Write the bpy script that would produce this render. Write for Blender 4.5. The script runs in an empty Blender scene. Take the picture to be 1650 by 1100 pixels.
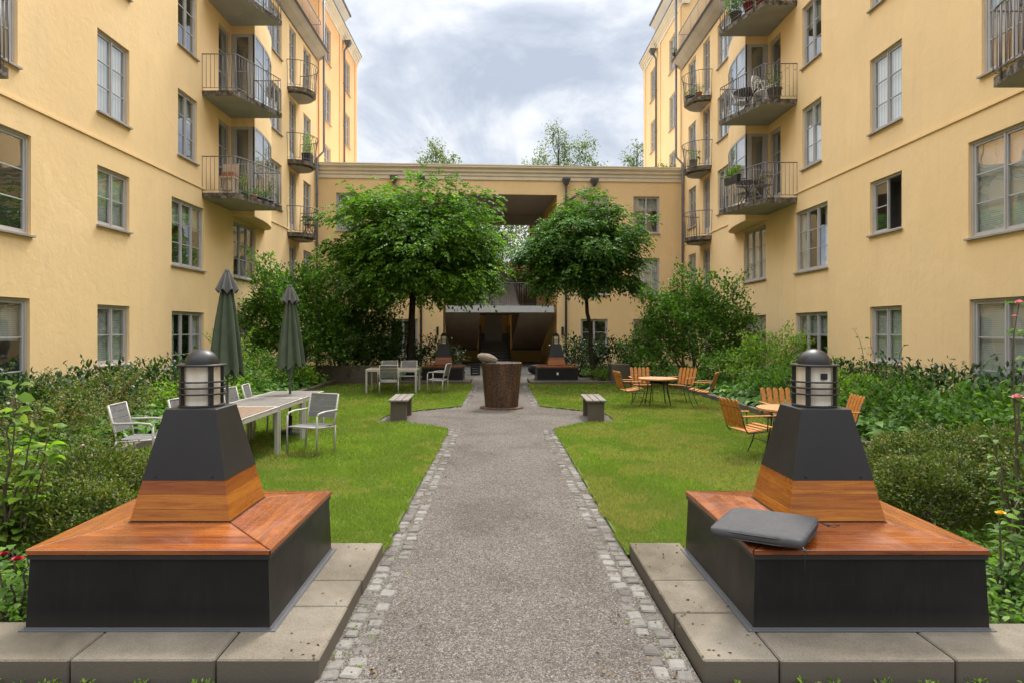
import bpy, bmesh, math, random
import numpy as np
from mathutils import Vector, Matrix
R = math.radians
PI = math.pi
random.seed(7)
NP = np.random.RandomState(11)
scene = bpy.context.scene
COL = scene.collection

# ------------------------------------------------------------------ materials
def new_mat(name):
    m = bpy.data.materials.new(name); m.use_nodes = True
    nt = m.node_tree; nt.nodes.clear()
    out = nt.nodes.new('ShaderNodeOutputMaterial')
    return m, nt, out

class NT:
    def __init__(s, nt): s.nt = nt
    def n(s, t, **kw):
        nd = s.nt.nodes.new(t)
        for k, v in kw.items():
            if k[:2] == 'i_':
                key = k[2:]
                key = int(key) if key.isdigit() else key.replace('_', ' ')
                nd.inputs[key].default_value = v
            else: setattr(nd, k, v)
        return nd
    def l(s, a, b): s.nt.links.new(a, b)
    def ramp(s, fac, stops, interp='LINEAR'):
        r = s.n('ShaderNodeValToRGB'); r.color_ramp.interpolation = interp
        els = r.color_ramp.elements
        while len(els) < len(stops): els.new(0.5)
        for e, (p, c) in zip(els, stops):
            e.position = p; e.color = tuple(c) + (1,) if len(c) == 3 else c
        s.l(fac, r.inputs[0]); return r.outputs[0]
    def noise(s, vec, scale, detail=4, rough=.6, dist=0):
        n = s.n('ShaderNodeTexNoise'); n.inputs['Scale'].default_value = scale
        n.inputs['Detail'].default_value = detail; n.inputs['Roughness'].default_value = rough
        n.inputs['Distortion'].default_value = dist
        if vec is not None: s.l(vec, n.inputs['Vector'])
        return n.outputs['Fac']
    def mix(s, fac, a, b, mode='MIX'):
        m = s.n('ShaderNodeMix', data_type='RGBA', blend_type=mode)
        if isinstance(fac, (int, float)): m.inputs[0].default_value = fac
        else: s.l(fac, m.inputs[0])
        for i, v in ((6, a), (7, b)):
            if isinstance(v, (tuple, list)): m.inputs[i].default_value = tuple(v) + ((1,) if len(v) == 3 else ())
            else: s.l(v, m.inputs[i])
        return m.outputs[2]
    def math(s, op, a, b=None):
        m = s.n('ShaderNodeMath', operation=op)
        for i, v in ((0, a), (1, b)):
            if v is None: continue
            if isinstance(v, (int, float)): m.inputs[i].default_value = v
            else: s.l(v, m.inputs[i])
        return m.outputs[0]
    def mapv(s, vec, scale=(1, 1, 1), loc=(0, 0, 0), rot=(0, 0, 0)):
        m = s.n('ShaderNodeMapping'); s.l(vec, m.inputs[0])
        m.inputs['Scale'].default_value = scale; m.inputs['Location'].default_value = loc
        m.inputs['Rotation'].default_value = rot
        return m.outputs[0]
    def bump(s, h, strength=.3, dist=.01):
        b = s.n('ShaderNodeBump'); b.inputs['Strength'].default_value = strength
        b.inputs['Distance'].default_value = dist; s.l(h, b.inputs['Height'])
        return b.outputs[0]
    def pbsdf(s, out, color, rough=.6, normal=None, spec=.5, metal=0, coat=0):
        p = s.n('ShaderNodeBsdfPrincipled')
        if isinstance(color, (tuple, list)): p.inputs['Base Color'].default_value = tuple(color) + (1,)
        else: s.l(color, p.inputs['Base Color'])
        if isinstance(rough, (int, float)): p.inputs['Roughness'].default_value = rough
        else: s.l(rough, p.inputs['Roughness'])
        p.inputs['Specular IOR Level'].default_value = spec
        p.inputs['Metallic'].default_value = metal
        p.inputs['Coat Weight'].default_value = coat
        if normal is not None: s.l(normal, p.inputs['Normal'])
        s.l(p.outputs[0], out.inputs[0]); return p

def world_pos(k): return k.n('ShaderNodeNewGeometry').outputs['Position']
def obj_pos(k): return k.n('ShaderNodeTexCoord').outputs['Object']

def simple(name, color, rough=.5, var=.15, scale=6, bump=0, bscale=60, spec=.5, metal=0, coat=0):
    m, nt, out = new_mat(name); k = NT(nt)
    pos = obj_pos(k)
    f = k.noise(pos, scale, 5)
    lo = tuple(c * (1 - var) for c in color); hi = tuple(min(1, c * (1 + var)) for c in color)
    c = k.ramp(f, [(.3, lo), (.7, hi)])
    nrm = None
    if bump: nrm = k.bump(k.noise(pos, bscale, 3), bump, .004)
    rr = k.ramp(k.noise(pos, scale * 2.3, 3), [(.3, (rough * .85,) * 3), (.7, (min(1, rough * 1.15),) * 3)])
    k.pbsdf(out, c, rr, nrm, spec, metal, coat)
    return m

def stucco(name, base, dirt):
    m, nt, out = new_mat(name); k = NT(nt)
    pos = world_pos(k)
    big = k.noise(pos, .55, 5, .6)
    mid = k.noise(k.mapv(pos, (1.6, 1.6, .45)), 1.3, 6, .65, .4)
    c = k.mix(k.ramp(big, [(.3, (0, 0, 0)), (.75, (1, 1, 1))]), tuple(x * .93 for x in base), tuple(min(1, x * 1.05) for x in base))
    c = k.mix(k.math('MULTIPLY', k.ramp(mid, [(.50, (0, 0, 0)), (.85, (1, 1, 1))]), .42), c, dirt)
    # vertical run-off streaks
    st = k.noise(k.mapv(pos, (4.5, 4.5, .22)), 1.6, 5, .6)
    c = k.mix(k.math('MULTIPLY', k.ramp(st, [(.56, (0, 0, 0)), (.8, (1, 1, 1))]), .42), c, dirt)
    # old plaster repairs: large irregular fields of a slightly different tone, with a fine crack along their edges
    vo = k.n('ShaderNodeTexVoronoi', i_Scale=.42); wv = k.n('ShaderNodeVectorMath', operation='ADD'); k.l(pos, wv.inputs[0])
    nz = k.n('ShaderNodeTexNoise', i_Scale=1.1, i_Detail=6); k.l(pos, nz.inputs['Vector']); k.l(nz.outputs['Color'], wv.inputs[1]); k.l(wv.outputs[0], vo.inputs['Vector'])
    sc_ = k.n('ShaderNodeSeparateColor'); k.l(vo.outputs['Color'], sc_.inputs[0])
    c = k.mix(k.math('MULTIPLY', k.ramp(sc_.outputs[0], [(.55, (0, 0, 0)), (.6, (1, 1, 1))]), .30), c, tuple(min(1, x * y) for x, y in zip(base, (.93, .91, .84))))
    ve = k.n('ShaderNodeTexVoronoi', i_Scale=.42, feature='DISTANCE_TO_EDGE'); k.l(wv.outputs[0], ve.inputs['Vector'])
    crk = k.math('MULTIPLY', k.ramp(ve.outputs['Distance'], [(0, (1, 1, 1)), (.006, (0, 0, 0))]), k.ramp(big, [(.45, (0, 0, 0)), (.6, (1, 1, 1))]))
    c = k.mix(k.math('MULTIPLY', crk, .35), c, dirt)
    # rising damp: grimy plaster near the ground
    sep = k.n('ShaderNodeSeparateXYZ'); k.l(pos, sep.inputs[0])
    g = k.math('MULTIPLY', k.ramp(k.math('ADD', sep.outputs[2], k.math('MULTIPLY', big, .8)), [(.25, (1, 1, 1)), (1.0, (0, 0, 0))]), .35)
    c = k.mix(g, c, dirt)
    fine = k.noise(pos, 26, 5, .7)
    tro = k.noise(pos, 5, 4, .6, .5)
    h = k.math('ADD', k.math('MULTIPLY', fine, .35), tro)
    k.pbsdf(out, c, .92, k.bump(h, .35, .02), .15)
    return m

M = {}
M['stucco'] = stucco('yellow_plaster', (.85, .61, .318), (.66, .49, .285))
M['stucco_orange'] = stucco('orange_plaster', (.82, .49, .235), (.62, .38, .20))
M['bay_screen'] = simple('bay_blind', (.26, .26, .25), .8, .15, 1.2)
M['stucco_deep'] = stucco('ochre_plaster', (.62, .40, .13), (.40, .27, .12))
M['cornice'] = simple('cornice_paint', (.74, .65, .50), .8, .08, 1.5, .1, 20)
M['cove'] = simple('cove_paint', (.42, .37, .30), .85, .12, 1.2)
M['cove_white'] = simple('white_cove_paint', (.72, .70, .65), .8, .05, 1.2)
M['frame'] = simple('window_paint', (.43, .41, .39), .45, .08, 3)
M['sillmetal'] = simple('sill_sheet_metal', (.33, .30, .28), .45, .15, 4)
M['dark_edge'] = simple('roof_edge_metal', (.12, .10, .09), .5, .2, 3)
M['concrete'] = simple('balcony_concrete', (.36, .34, .31), .9, .10, 2.0, .2, 30, .2)
M['rail'] = simple('rail_paint', (.165, .150, .145), .5, .2, 8)
M['pipe'] = simple('downpipe_paint', (.105, .11, .12), .4, .15, 4)
M['pipe_light'] = simple('downpipe_zinc', (.30, .31, .32), .4, .15, 4)
M['roof'] = simple('roof_sheet', (.10, .09, .09), .5, .2, 2)
M['interior'] = simple('room_paint', (.20, .19, .17), .9, .3, 1.0)
M['white'] = simple('white_paint', (.72, .70, .66), .5, .06, 5)
M['metal'] = simple('skylit_charcoal_metal', (.026, .0235, .0215), .42, .16, 1.8, .04, 3, .36)  # hood and lantern: lighter than the bench base, sky light put into the colour
def mat_sheet():
    m, nt, out = new_mat('worn_charcoal_sheet'); k = NT(nt); pos = obj_pos(k)
    a = k.noise(pos, 2.2, 6, .65, .6); b = k.noise(k.mapv(pos, (14, 14, 1.6)), 2, 5, .6); d = k.noise(pos, 38, 3, .6)
    c = k.ramp(a, [(.3, (.007, .0064, .0059)), (.7, (.0125, .0115, .0107))])
    c = k.mix(k.math('MULTIPLY', k.ramp(b, [(.52, (0, 0, 0)), (.78, (1, 1, 1))]), .18), c, (.04, .036, .031))
    c = k.mix(k.math('MULTIPLY', k.ramp(d, [(.72, (0, 0, 0)), (.80, (1, 1, 1))]), .5), c, (.09, .08, .068))
    sep = k.n('ShaderNodeSeparateXYZ'); k.l(pos, sep.inputs[0])
    dust = k.math('MULTIPLY', k.ramp(k.math('ADD', sep.outputs[2], k.math('MULTIPLY', a, .12)), [(.05, (1, 1, 1)), (.17, (0, 0, 0))]), .5)
    c = k.mix(dust, c, (.045, .038, .030))
    rg = k.ramp(a, [(.3, (.30,) * 3), (.72, (.52,) * 3)])
    k.pbsdf(out, c, rg, k.bump(k.noise(pos, 3.2, 2), .05, .02), .26); return m
M['sheet'] = mat_sheet()
M['metal_light'] = simple('grey_flange_metal', (.10, .10, .105), .32, .10, 2)
M['alu'] = simple('cream_aluminium', (.42, .395, .34), .4, .06, 5)
M['slat_grey'] = simple('grey_slat', (.16, .155, .15), .6, .18, 9)
M['slat_weathered'] = simple('weathered_slat', (.15, .135, .115), .75, .22, 9)
M['slat_brown'] = simple('brown_slat', (.30, .20, .125), .6, .25, 9)
M['black'] = simple('black_iron', (.018, .018, .018), .45, .15, 5)
M['cushion'] = simple('charcoal_cloth', (.078, .074, .074), .88, .08, 14, .5, 420, .2)
M['umbrella'] = simple('olive_canvas', (.078, .098, .060), .85, .15, 5, .25, 120, .2)
M['umbrella_cap'] = simple('faded_canvas', (.13, .125, .11), .85, .15, 5, .25, 120, .2)
M['bark'] = simple('bark', (.062, .048, .036), .95, .45, 14, .8, 35, .1)
M['twig'] = simple('twig_bark', (.10, .075, .05), .9, .3, 14)
M['terracotta'] = simple('terracotta', (.36, .15, .08), .8, .15, 7)
M['black_plastic'] = simple('black_plastic', (.02, .02, .022), .4, .1, 7)
M['plank'] = simple('grey_plank', (.20, .175, .15), .8, .3, 11, .4, 50, .2)
M['fabric_tan'] = simple('tan_board', (.46, .36, .25), .7, .15, 6)
M['slate_dado'] = simple('slate_paint', (.12, .115, .11), .6, .15, 2)
M['brown_soffit'] = simple('brown_soffit_paint', (.40, .32, .24), .8, .12, 1.5)
M['door_grey'] = simple('grey_door', (.25, .24, .22), .5, .06, 3)
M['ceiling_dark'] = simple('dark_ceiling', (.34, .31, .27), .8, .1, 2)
M['landing'] = simple('pale_landing', (.56, .56, .55), .7, .08, 3)
M['stair_stone'] = simple('stair_stone', (.30, .26, .235), .8, .15, 6)
M['teal'] = simple('teal_plastic', (.02, .16, .17), .4, .1, 6)
M['red'] = simple('red_cloth', (.25, .02, .03), .7, .1, 6)
M['orange_brick'] = simple('orange_plaster_far', (.62, .27, .15), .85, .1, 2)
M['pink'] = simple('pink_petal', (.85, .42, .42), .6, .15, 30)
M['crimson'] = simple('crimson_petal', (.35, .015, .03), .6, .3, 30)
M['yellow'] = simple('yellow_petal', (.90, .55, .04), .6, .15, 30)

def mat_edge_concrete():
    m, nt, out = new_mat('mossy_slab_edge'); k = NT(nt); pos = world_pos(k)
    f = k.noise(pos, 7, 6, .7, .5); g = k.noise(pos, 22, 4, .6)
    c = k.ramp(f, [(.35, (.045, .035, .025)), (.5, (.12, .10, .075)), (.68, (.30, .27, .23))])
    k.pbsdf(out, c, .95, k.bump(g, .8, .02), .1); return m
M['mossy'] = mat_edge_concrete()

def mat_pane():
    m, nt, out = new_mat('window_glass'); k = NT(nt)
    g_ = k.n('ShaderNodeNewGeometry'); dt = k.n('ShaderNodeVectorMath', operation='DOT_PRODUCT'); k.l(g_.outputs['Incoming'], dt.inputs[0]); k.l(g_.outputs['Normal'], dt.inputs[1])
    fz = k.math('POWER', k.math('SUBTRACT', 1, k.math('ABSOLUTE', dt.outputs['Value'])), 3.2)
    fr = k.n('ShaderNodeMath', operation='ADD'); k.l(k.math('MULTIPLY', fz, .85), fr.inputs[0]); fr.inputs[1].default_value = .19; fr.use_clamp = True
    geo = world_pos(k)
    wob = k.bump(k.noise(geo, 1.4, 2), .06, .05)
    gl = k.n('ShaderNodeBsdfGlossy', i_Roughness=.01); k.l(wob, gl.inputs['Normal'])
    gl.inputs['Color'].default_value = (.93, .96, 1, 1)
    tr = k.n('ShaderNodeBsdfTransparent'); tr.inputs['Color'].default_value = (.84, .88, .86, 1)
    mx = k.n('ShaderNodeMixShader')
    k.l(fr.outputs[0], mx.inputs[0]); k.l(tr.outputs[0], mx.inputs[1]); k.l(gl.outputs[0], mx.inputs[2])
    k.l(mx.outputs[0], out.inputs[0]); return m
M['pane'] = mat_pane()

def mat_blind():
    m, nt, out = new_mat('venetian_blind'); k = NT(nt)
    sep = k.n('ShaderNodeSeparateXYZ'); k.l(world_pos(k), sep.inputs[0])
    w = k.math('FRACT', k.math('MULTIPLY', sep.outputs[2], 27))
    c = k.ramp(w, [(.0, (.20, .21, .20)), (.22, (.52, .53, .50)), (1, (.62, .62, .58))])
    k.pbsdf(out, c, .6); return m
M['blind'] = mat_blind()
def mat_curtain():
    m, nt, out = new_mat('pale_curtain'); k = NT(nt)
    sep = k.n('ShaderNodeSeparateXYZ'); k.l(world_pos(k), sep.inputs[0])
    w = k.math('SINE', k.math('MULTIPLY', k.math('ADD', sep.outputs[0], sep.outputs[1]), 60))
    c = k.ramp(k.math('ADD', k.math('MULTIPLY', w, .5), .5), [(0, (.55, .55, .53)), (1, (.80, .80, .78))])
    k.pbsdf(out, c, .8); return m
M['curtain'] = mat_curtain()

def mat_wood(name, axis, rot=None):
    """varnished planks; grain runs along the given object axis"""
    m, nt, out = new_mat(name); k = NT(nt); pos = obj_pos(k)
    info = k.n('ShaderNodeObjectInfo').outputs['Random']
    sep = k.n('ShaderNodeSeparateXYZ'); k.l(pos, sep.inputs[0])
    across = {'x': sep.outputs[1], 'y': sep.outputs[0], 'z': sep.outputs[2], 'band': sep.outputs[2]}[axis]
    pid = k.math('FLOOR', k.math('DIVIDE', k.math('ADD', across, .03), .092 if axis != 'band' else .085))
    wn = k.n('ShaderNodeTexWhiteNoise', noise_dimensions='1D'); k.l(k.math('ADD', pid, k.math('MULTIPLY', info, 37)), wn.inputs['W'])
    sc = {'x': (1.1, 16, 16), 'y': (16, 1.1, 16), 'band': (1.0, 1.0, 22), 'z': (20, 20, 1.2)}[axis]
    comb = k.n('ShaderNodeCombineXYZ'); k.l(wn.outputs[0], comb.inputs[0]); k.l(wn.outputs[0], comb.inputs[1]); k.l(wn.outputs[0], comb.inputs[2])
    va = k.n('ShaderNodeVectorMath', operation='MULTIPLY_ADD'); k.l(comb.outputs[0], va.inputs[0]); va.inputs[1].default_value = (9, 9, 9); k.l(k.mapv(pos, sc), va.inputs[2])
    g1 = k.noise(va.outputs[0], 1.6, 6, .65, 1.2)
    g2 = k.noise(k.mapv(pos, tuple(s * 3 for s in sc)), 2.5, 4, .6)
    c = k.ramp(g1, [(.27, (.085, .018, .005)), (.42, (.22, .052, .006)), (.56, (.35, .096, .011)), (.74, (.47, .170, .020))])
    tint = k.ramp(wn.outputs[0], [(0, (.62, .50, .42)), (.45, (.92, .88, .82)), (1, (1.25, 1.32, 1.2))])
    c = k.mix(1, c, tint, 'MULTIPLY')
    c = k.mix(k.math('MULTIPLY', k.ramp(g2, [(.45, (0, 0, 0)), (.75, (1, 1, 1))]), .35), c, (.13, .035, .012))
    # worn grey patches
    wp = k.noise(k.mapv(pos, (2, 2, 2)), 1.7, 5, .7, .6)
    c = k.mix(k.math('MULTIPLY', k.ramp(wp, [(.58, (0, 0, 0)), (.75, (1, 1, 1))]), .40 if axis in 'xy' else .08), c, (.30, .17, .12))
    rg = k.ramp(wp, [(.35, (.20,) * 3), (.7, (.42,) * 3)])
    fr = k.math('FRACT', k.math('DIVIDE', k.math('ADD', across, .03), .092 if axis != 'band' else .085))
    gap = k.ramp(fr, [(0, (0, 0, 0)), (.025, (1, 1, 1)), (.975, (1, 1, 1)), (1, (0, 0, 0))])
    c = k.mix(k.math('MULTIPLY', gap, .55), k.mix(.7, c, (.08, .02, .008)), c)
    c2 = k.mix(gap, k.mix(.55, c, (.07, .02, .008)), c)
    k.pbsdf(out, c2, rg, k.bump(g1, .06, .004), .5, 0, .10)
    return m
M['wood_x'] = mat_wood('varnished_planks_lengthwise', 'x')
M['wood_y'] = mat_wood('varnished_planks_crosswise', 'y')
M['wood_band'] = mat_wood('varnished_band', 'band')
for nd in M['wood_band'].node_tree.nodes:
    if nd.bl_idname == 'ShaderNodeValToRGB' and abs(nd.color_ramp.elements[0].color[0] - .085) < .002:
        for e, c in zip(nd.color_ramp.elements, ((.21, .052, .007), (.39, .115, .012), (.51, .175, .017), (.60, .24, .028))): e.color = c + (1,)
def mat_teak(name, c0, c1):
    m, nt, out = new_mat(name); k = NT(nt); pos = obj_pos(k)
    g = k.noise(k.mapv(pos, (9, 9, 9)), 3, 5, .6, .8)
    k.pbsdf(out, k.ramp(g, [(.3, c0), (.7, c1)]), .5, k.bump(g, .1, .003)); return m
M['chair_wood'] = mat_teak('oiled_orange_wood', (.30, .10, .014), (.58, .235, .035))
M['table_wood'] = mat_teak('oiled_table_wood', (.38, .17, .055), (.60, .31, .12))
M['teak_old'] = mat_teak('weathered_teak', (.14, .09, .055), (.30, .20, .13))

def mat_slab():
    m, nt, out = new_mat('concrete_paving_slab'); k = NT(nt); pos = world_pos(k)
    a = k.noise(pos, 1.6, 6, .65, .3); b = k.noise(pos, 60, 4, .7); d = k.noise(pos, 190, 2, .6)
    info = k.n('ShaderNodeObjectInfo').outputs['Random']
    c = k.ramp(a, [(.28, (.095, .078, .054)), (.50, (.165, .138, .100)), (.75, (.245, .212, .162))])
    c = k.mix(k.math('MULTIPLY', info, .22), c, (.20, .175, .14))
    sp = k.ramp(d, [(.35, (.62, .62, .62)), (.5, (1, 1, 1)), (.66, (1.25, 1.22, 1.2))])
    c = k.mix(.8, c, sp, 'MULTIPLY')
    v = k.n('ShaderNodeTexVoronoi', i_Scale=8); k.l(pos, v.inputs['Vector'])
    spot = k.ramp(v.outputs['Distance'], [(.02, (.3, .3, .3)), (.06, (1, 1, 1))])
    c = k.mix(.7, c, spot, 'MULTIPLY')
    # sides mixed to a darker brown than the top
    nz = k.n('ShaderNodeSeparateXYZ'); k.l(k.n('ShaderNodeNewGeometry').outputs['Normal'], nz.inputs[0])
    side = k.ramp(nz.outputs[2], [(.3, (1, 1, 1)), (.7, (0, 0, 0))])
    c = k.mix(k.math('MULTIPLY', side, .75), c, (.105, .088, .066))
    k.pbsdf(out, c, .9, k.bump(k.math('ADD', b, k.math('MULTIPLY', d, .6)), .35, .006), .2); return m
M['slab'] = mat_slab()

def mat_gravel():
    m, nt, out = new_mat('gravel'); k = NT(nt); pos = world_pos(k)
    v = k.n('ShaderNodeTexVoronoi', i_Scale=150); k.l(pos, v.inputs['Vector'])
    v2 = k.n('ShaderNodeTexVoronoi', i_Scale=70); k.l(pos, v2.inputs['Vector'])
    h1 = k.n('ShaderNodeSeparateColor'); k.l(v.outputs['Color'], h1.inputs[0])
    h2 = k.n('ShaderNodeSeparateColor'); k.l(v2.outputs['Color'], h2.inputs[0])
    stops = [(0, (.046, .038, .031)), (.3, (.095, .080, .066)), (.6, (.145, .124, .105)), (.85, (.20, .178, .156)), (1, (.31, .29, .265))]
    c1 = k.ramp(h1.outputs[0], stops); c2 = k.ramp(h2.outputs[1], stops)
    c = k.mix(.38, c1, c2)
    big = k.noise(pos, .9, 5, .65, .5)
    c = k.mix(.9, c, k.ramp(big, [(.3, (.68, .66, .63)), (.5, (.96, .95, .94)), (.7, (1.15, 1.13, 1.10))]), 'MULTIPLY')
    h = k.math('ADD', k.math('MULTIPLY', v.outputs['Distance'], -1.0), k.math('MULTIPLY', v2.outputs['Distance'], -.7))
    k.pbsdf(out, c, .95, k.bump(h, .6, .010), .15); return m
M['gravel'] = mat_gravel()

def mat_attr(name, stops, rough=.85, bscale=30, bstr=.5, spec=.2):
    m, nt, out = new_mat(name); k = NT(nt)
    a = k.n('ShaderNodeAttribute', attribute_name='rnd')
    n = k.noise(world_pos(k), bscale, 4, .7)
    c = k.ramp(a.outputs['Fac'], stops)
    c = k.mix(.8, c, k.ramp(n, [(.3, (.72, .72, .70)), (.7, (1.15, 1.15, 1.15))]), 'MULTIPLY')
    k.pbsdf(out, c, rough, k.bump(n, bstr, .01), spec); return m
M['sett'] = mat_attr('granite_setts', [(0, (.105, .092, .080)), (.5, (.165, .150, .130)), (1, (.225, .208, .182))])
M['pebble'] = mat_attr('loose_pebbles', [(0, (.05, .04, .032)), (.4, (.11, .09, .073)), (.8, (.165, .14, .118)), (1, (.29, .265, .24))])

def mat_soil(name, c0, c1, c2):
    m, nt, out = new_mat(name); k = NT(nt); pos = world_pos(k)
    a = k.noise(pos, 1.1, 6, .7, .4); b = k.noise(pos, 45, 5, .7)
    c = k.ramp(k.mix(.5, a, b), [(.3, c0), (.5, c1), (.7, c2)])
    k.pbsdf(out, c, .95, k.bump(b, .8, .02), .1); return m
M['soil'] = mat_soil('garden_soil', (.018, .014, .010), (.045, .034, .022), (.07, .06, .03))
M['turf'] = mat_soil('turf_base', (.05, .06, .014), (.10, .14, .025), (.16, .18, .045))
M['moss_ground'] = mat_soil('leafy_soil', (.012, .018, .006), (.03, .045, .012), (.05, .05, .02))

def mat_setts_far():
    m, nt, out = new_mat('sett_paving'); k = NT(nt); pos = world_pos(k)
    br = k.n('ShaderNodeTexBrick', i_Scale=1.0); k.l(pos, br.inputs['Vector'])
    br.inputs['Brick Width'].default_value = .14; br.inputs['Row Height'].default_value = .11; br.inputs['Mortar Size'].default_value = .010
    br.inputs['Color1'].default_value = (.24, .22, .20, 1); br.inputs['Color2'].default_value = (.15, .14, .125, 1); br.inputs['Mortar'].default_value = (.05, .05, .035, 1)
    n = k.noise(pos, 2, 5, .7)
    c = k.mix(.7, br.outputs['Color'], k.ramp(n, [(.3, (.7, .7, .7)), (.7, (1.2, 1.2, 1.2))]), 'MULTIPLY')
    k.pbsdf(out, c, .85, k.bump(br.outputs['Fac'], -.5, .01), .2); return m
M['sett_paving'] = mat_setts_far()

def mat_leaf(name, dark, mid, light, trans=.35, rough=.42, spec=.45):
    m, nt, out = new_mat(name); k = NT(nt)
    a = k.n('ShaderNodeAttribute', attribute_name='rnd')
    c = k.ramp(a.outputs['Fac'], [(0, dark), (.55, mid), (1, light)])
    p = k.n('ShaderNodeBsdfPrincipled'); k.l(c, p.inputs['Base Color']); p.inputs['Roughness'].default_value = min(.7, rough + .10)
    p.inputs['Specular IOR Level'].default_value = spec * .5
    t = k.n('ShaderNodeBsdfTranslucent')
    tc = k.mix(1, c, (1.5, 1.75, .75), 'MULTIPLY'); k.l(tc, t.inputs[0])
    mx = k.n('ShaderNodeMixShader'); mx.inputs[0].default_value = trans
    k.l(p.outputs[0], mx.inputs[1]); k.l(t.outputs[0], mx.inputs[2]); k.l(mx.outputs[0], out.inputs[0])
    return m
M['leaf_tree'] = mat_leaf('tree_leaf', (.055, .115, .014), (.105, .205, .024), (.22, .37, .038))
M['leaf_tree_deep'] = mat_leaf('deep_tree_leaf', (.042, .095, .018), (.080, .160, .028), (.15, .26, .04))
M['leaf_dark'] = mat_leaf('dark_glossy_leaf', (.018, .044, .012), (.036, .082, .020), (.085, .15, .030), .2, .3, .6)
M['leaf_mid'] = mat_leaf('shrub_leaf', (.045, .100, .014), (.085, .172, .024), (.18, .30, .040))
M['leaf_lime'] = mat_leaf('lime_leaf', (.08, .15, .018), (.15, .25, .028), (.30, .40, .05), .45)
M['leaf_azalea'] = mat_leaf('azalea_leaf', (.045, .065, .012), (.095, .135, .022), (.23, .20, .04), .25, .4, .5)
M['leaf_red'] = mat_leaf('berry_shrub_leaf', (.05, .08, .016), (.10, .155, .028), (.26, .17, .045), .25)
M['leaf_hosta'] = mat_leaf('hosta_leaf', (.055, .115, .022), (.105, .205, .038), (.20, .33, .06), .3, .35, .55)
M['leaf_far'] = mat_leaf('far_tree_leaf', (.07, .10, .025), (.12, .16, .04), (.22, .24, .07), .35)
M['leaf_dry'] = mat_leaf('dry_leaf', (.035, .022, .012), (.10, .06, .025), (.22, .15, .05), .1, .8, .1)
M['grass'] = mat_leaf('grass_blade', (.34, .27, .10), (.110, .188, .022), (.29, .35, .055), .35, .5, .3)

def mat_granite():
    m, nt, out = new_mat('rusty_granite'); k = NT(nt); pos = obj_pos(k)
    v = k.n('ShaderNodeTexVoronoi', i_Scale=125); k.l(pos, v.inputs['Vector'])
    h1 = k.n('ShaderNodeSeparateColor'); k.l(v.outputs['Color'], h1.inputs[0])
    c = k.ramp(h1.outputs[0], [(0, (.022, .010, .006)), (.5, (.075, .040, .022)), (.85, (.14, .085, .05)), (1, (.25, .18, .12))])
    st = k.noise(k.mapv(pos, (5, 5, .5)), 1.5, 5, .6)
    c = k.mix(.85, c, k.ramp(st, [(.32, (.42, .38, .36)), (.55, (1, .95, .9)), (.72, (1.5, 1.4, 1.3))]), 'MULTIPLY')
    k.pbsdf(out, c, .7, k.bump(v.outputs['Distance'], -.5, .01), .3); return m
M['granite'] = mat_granite()
def mat_shell():
    m, nt, out = new_mat('ridged_pale_stone'); k = NT(nt); pos = obj_pos(k)
    w = k.n('ShaderNodeTexWave', i_Scale=16, i_Distortion=1.5); k.l(pos, w.inputs['Vector'])
    n = k.noise(pos, 30, 4, .7)
    c = k.mix(.5, k.ramp(w.outputs['Fac'], [(.1, (.12, .088, .058)), (.7, (.25, .20, .145))]), k.ramp(n, [(.3, (.12, .09, .062)), (.7, (.29, .24, .175))]))
    k.pbsdf(out, c, .85, k.bump(w.outputs['Fac'], .6, .01), .3); return m
M['shell'] = mat_shell()
def mat_lens():
    m, nt, out = new_mat('aged_opal_lens'); k = NT(nt); pos = obj_pos(k)
    n = k.noise(k.mapv(pos, (7, 7, 1.2)), 3, 5, .6)
    c = k.ramp(n, [(.3, (.78, .67, .50)), (.6, (.92, .84, .69))])
    p = k.pbsdf(out, c, .35, None, .5)
    p.inputs['Subsurface Weight'].default_value = .25; p.inputs['Subsurface Radius'].default_value = (.05, .04, .03)
    return m
M['lens'] = mat_lens()

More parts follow.
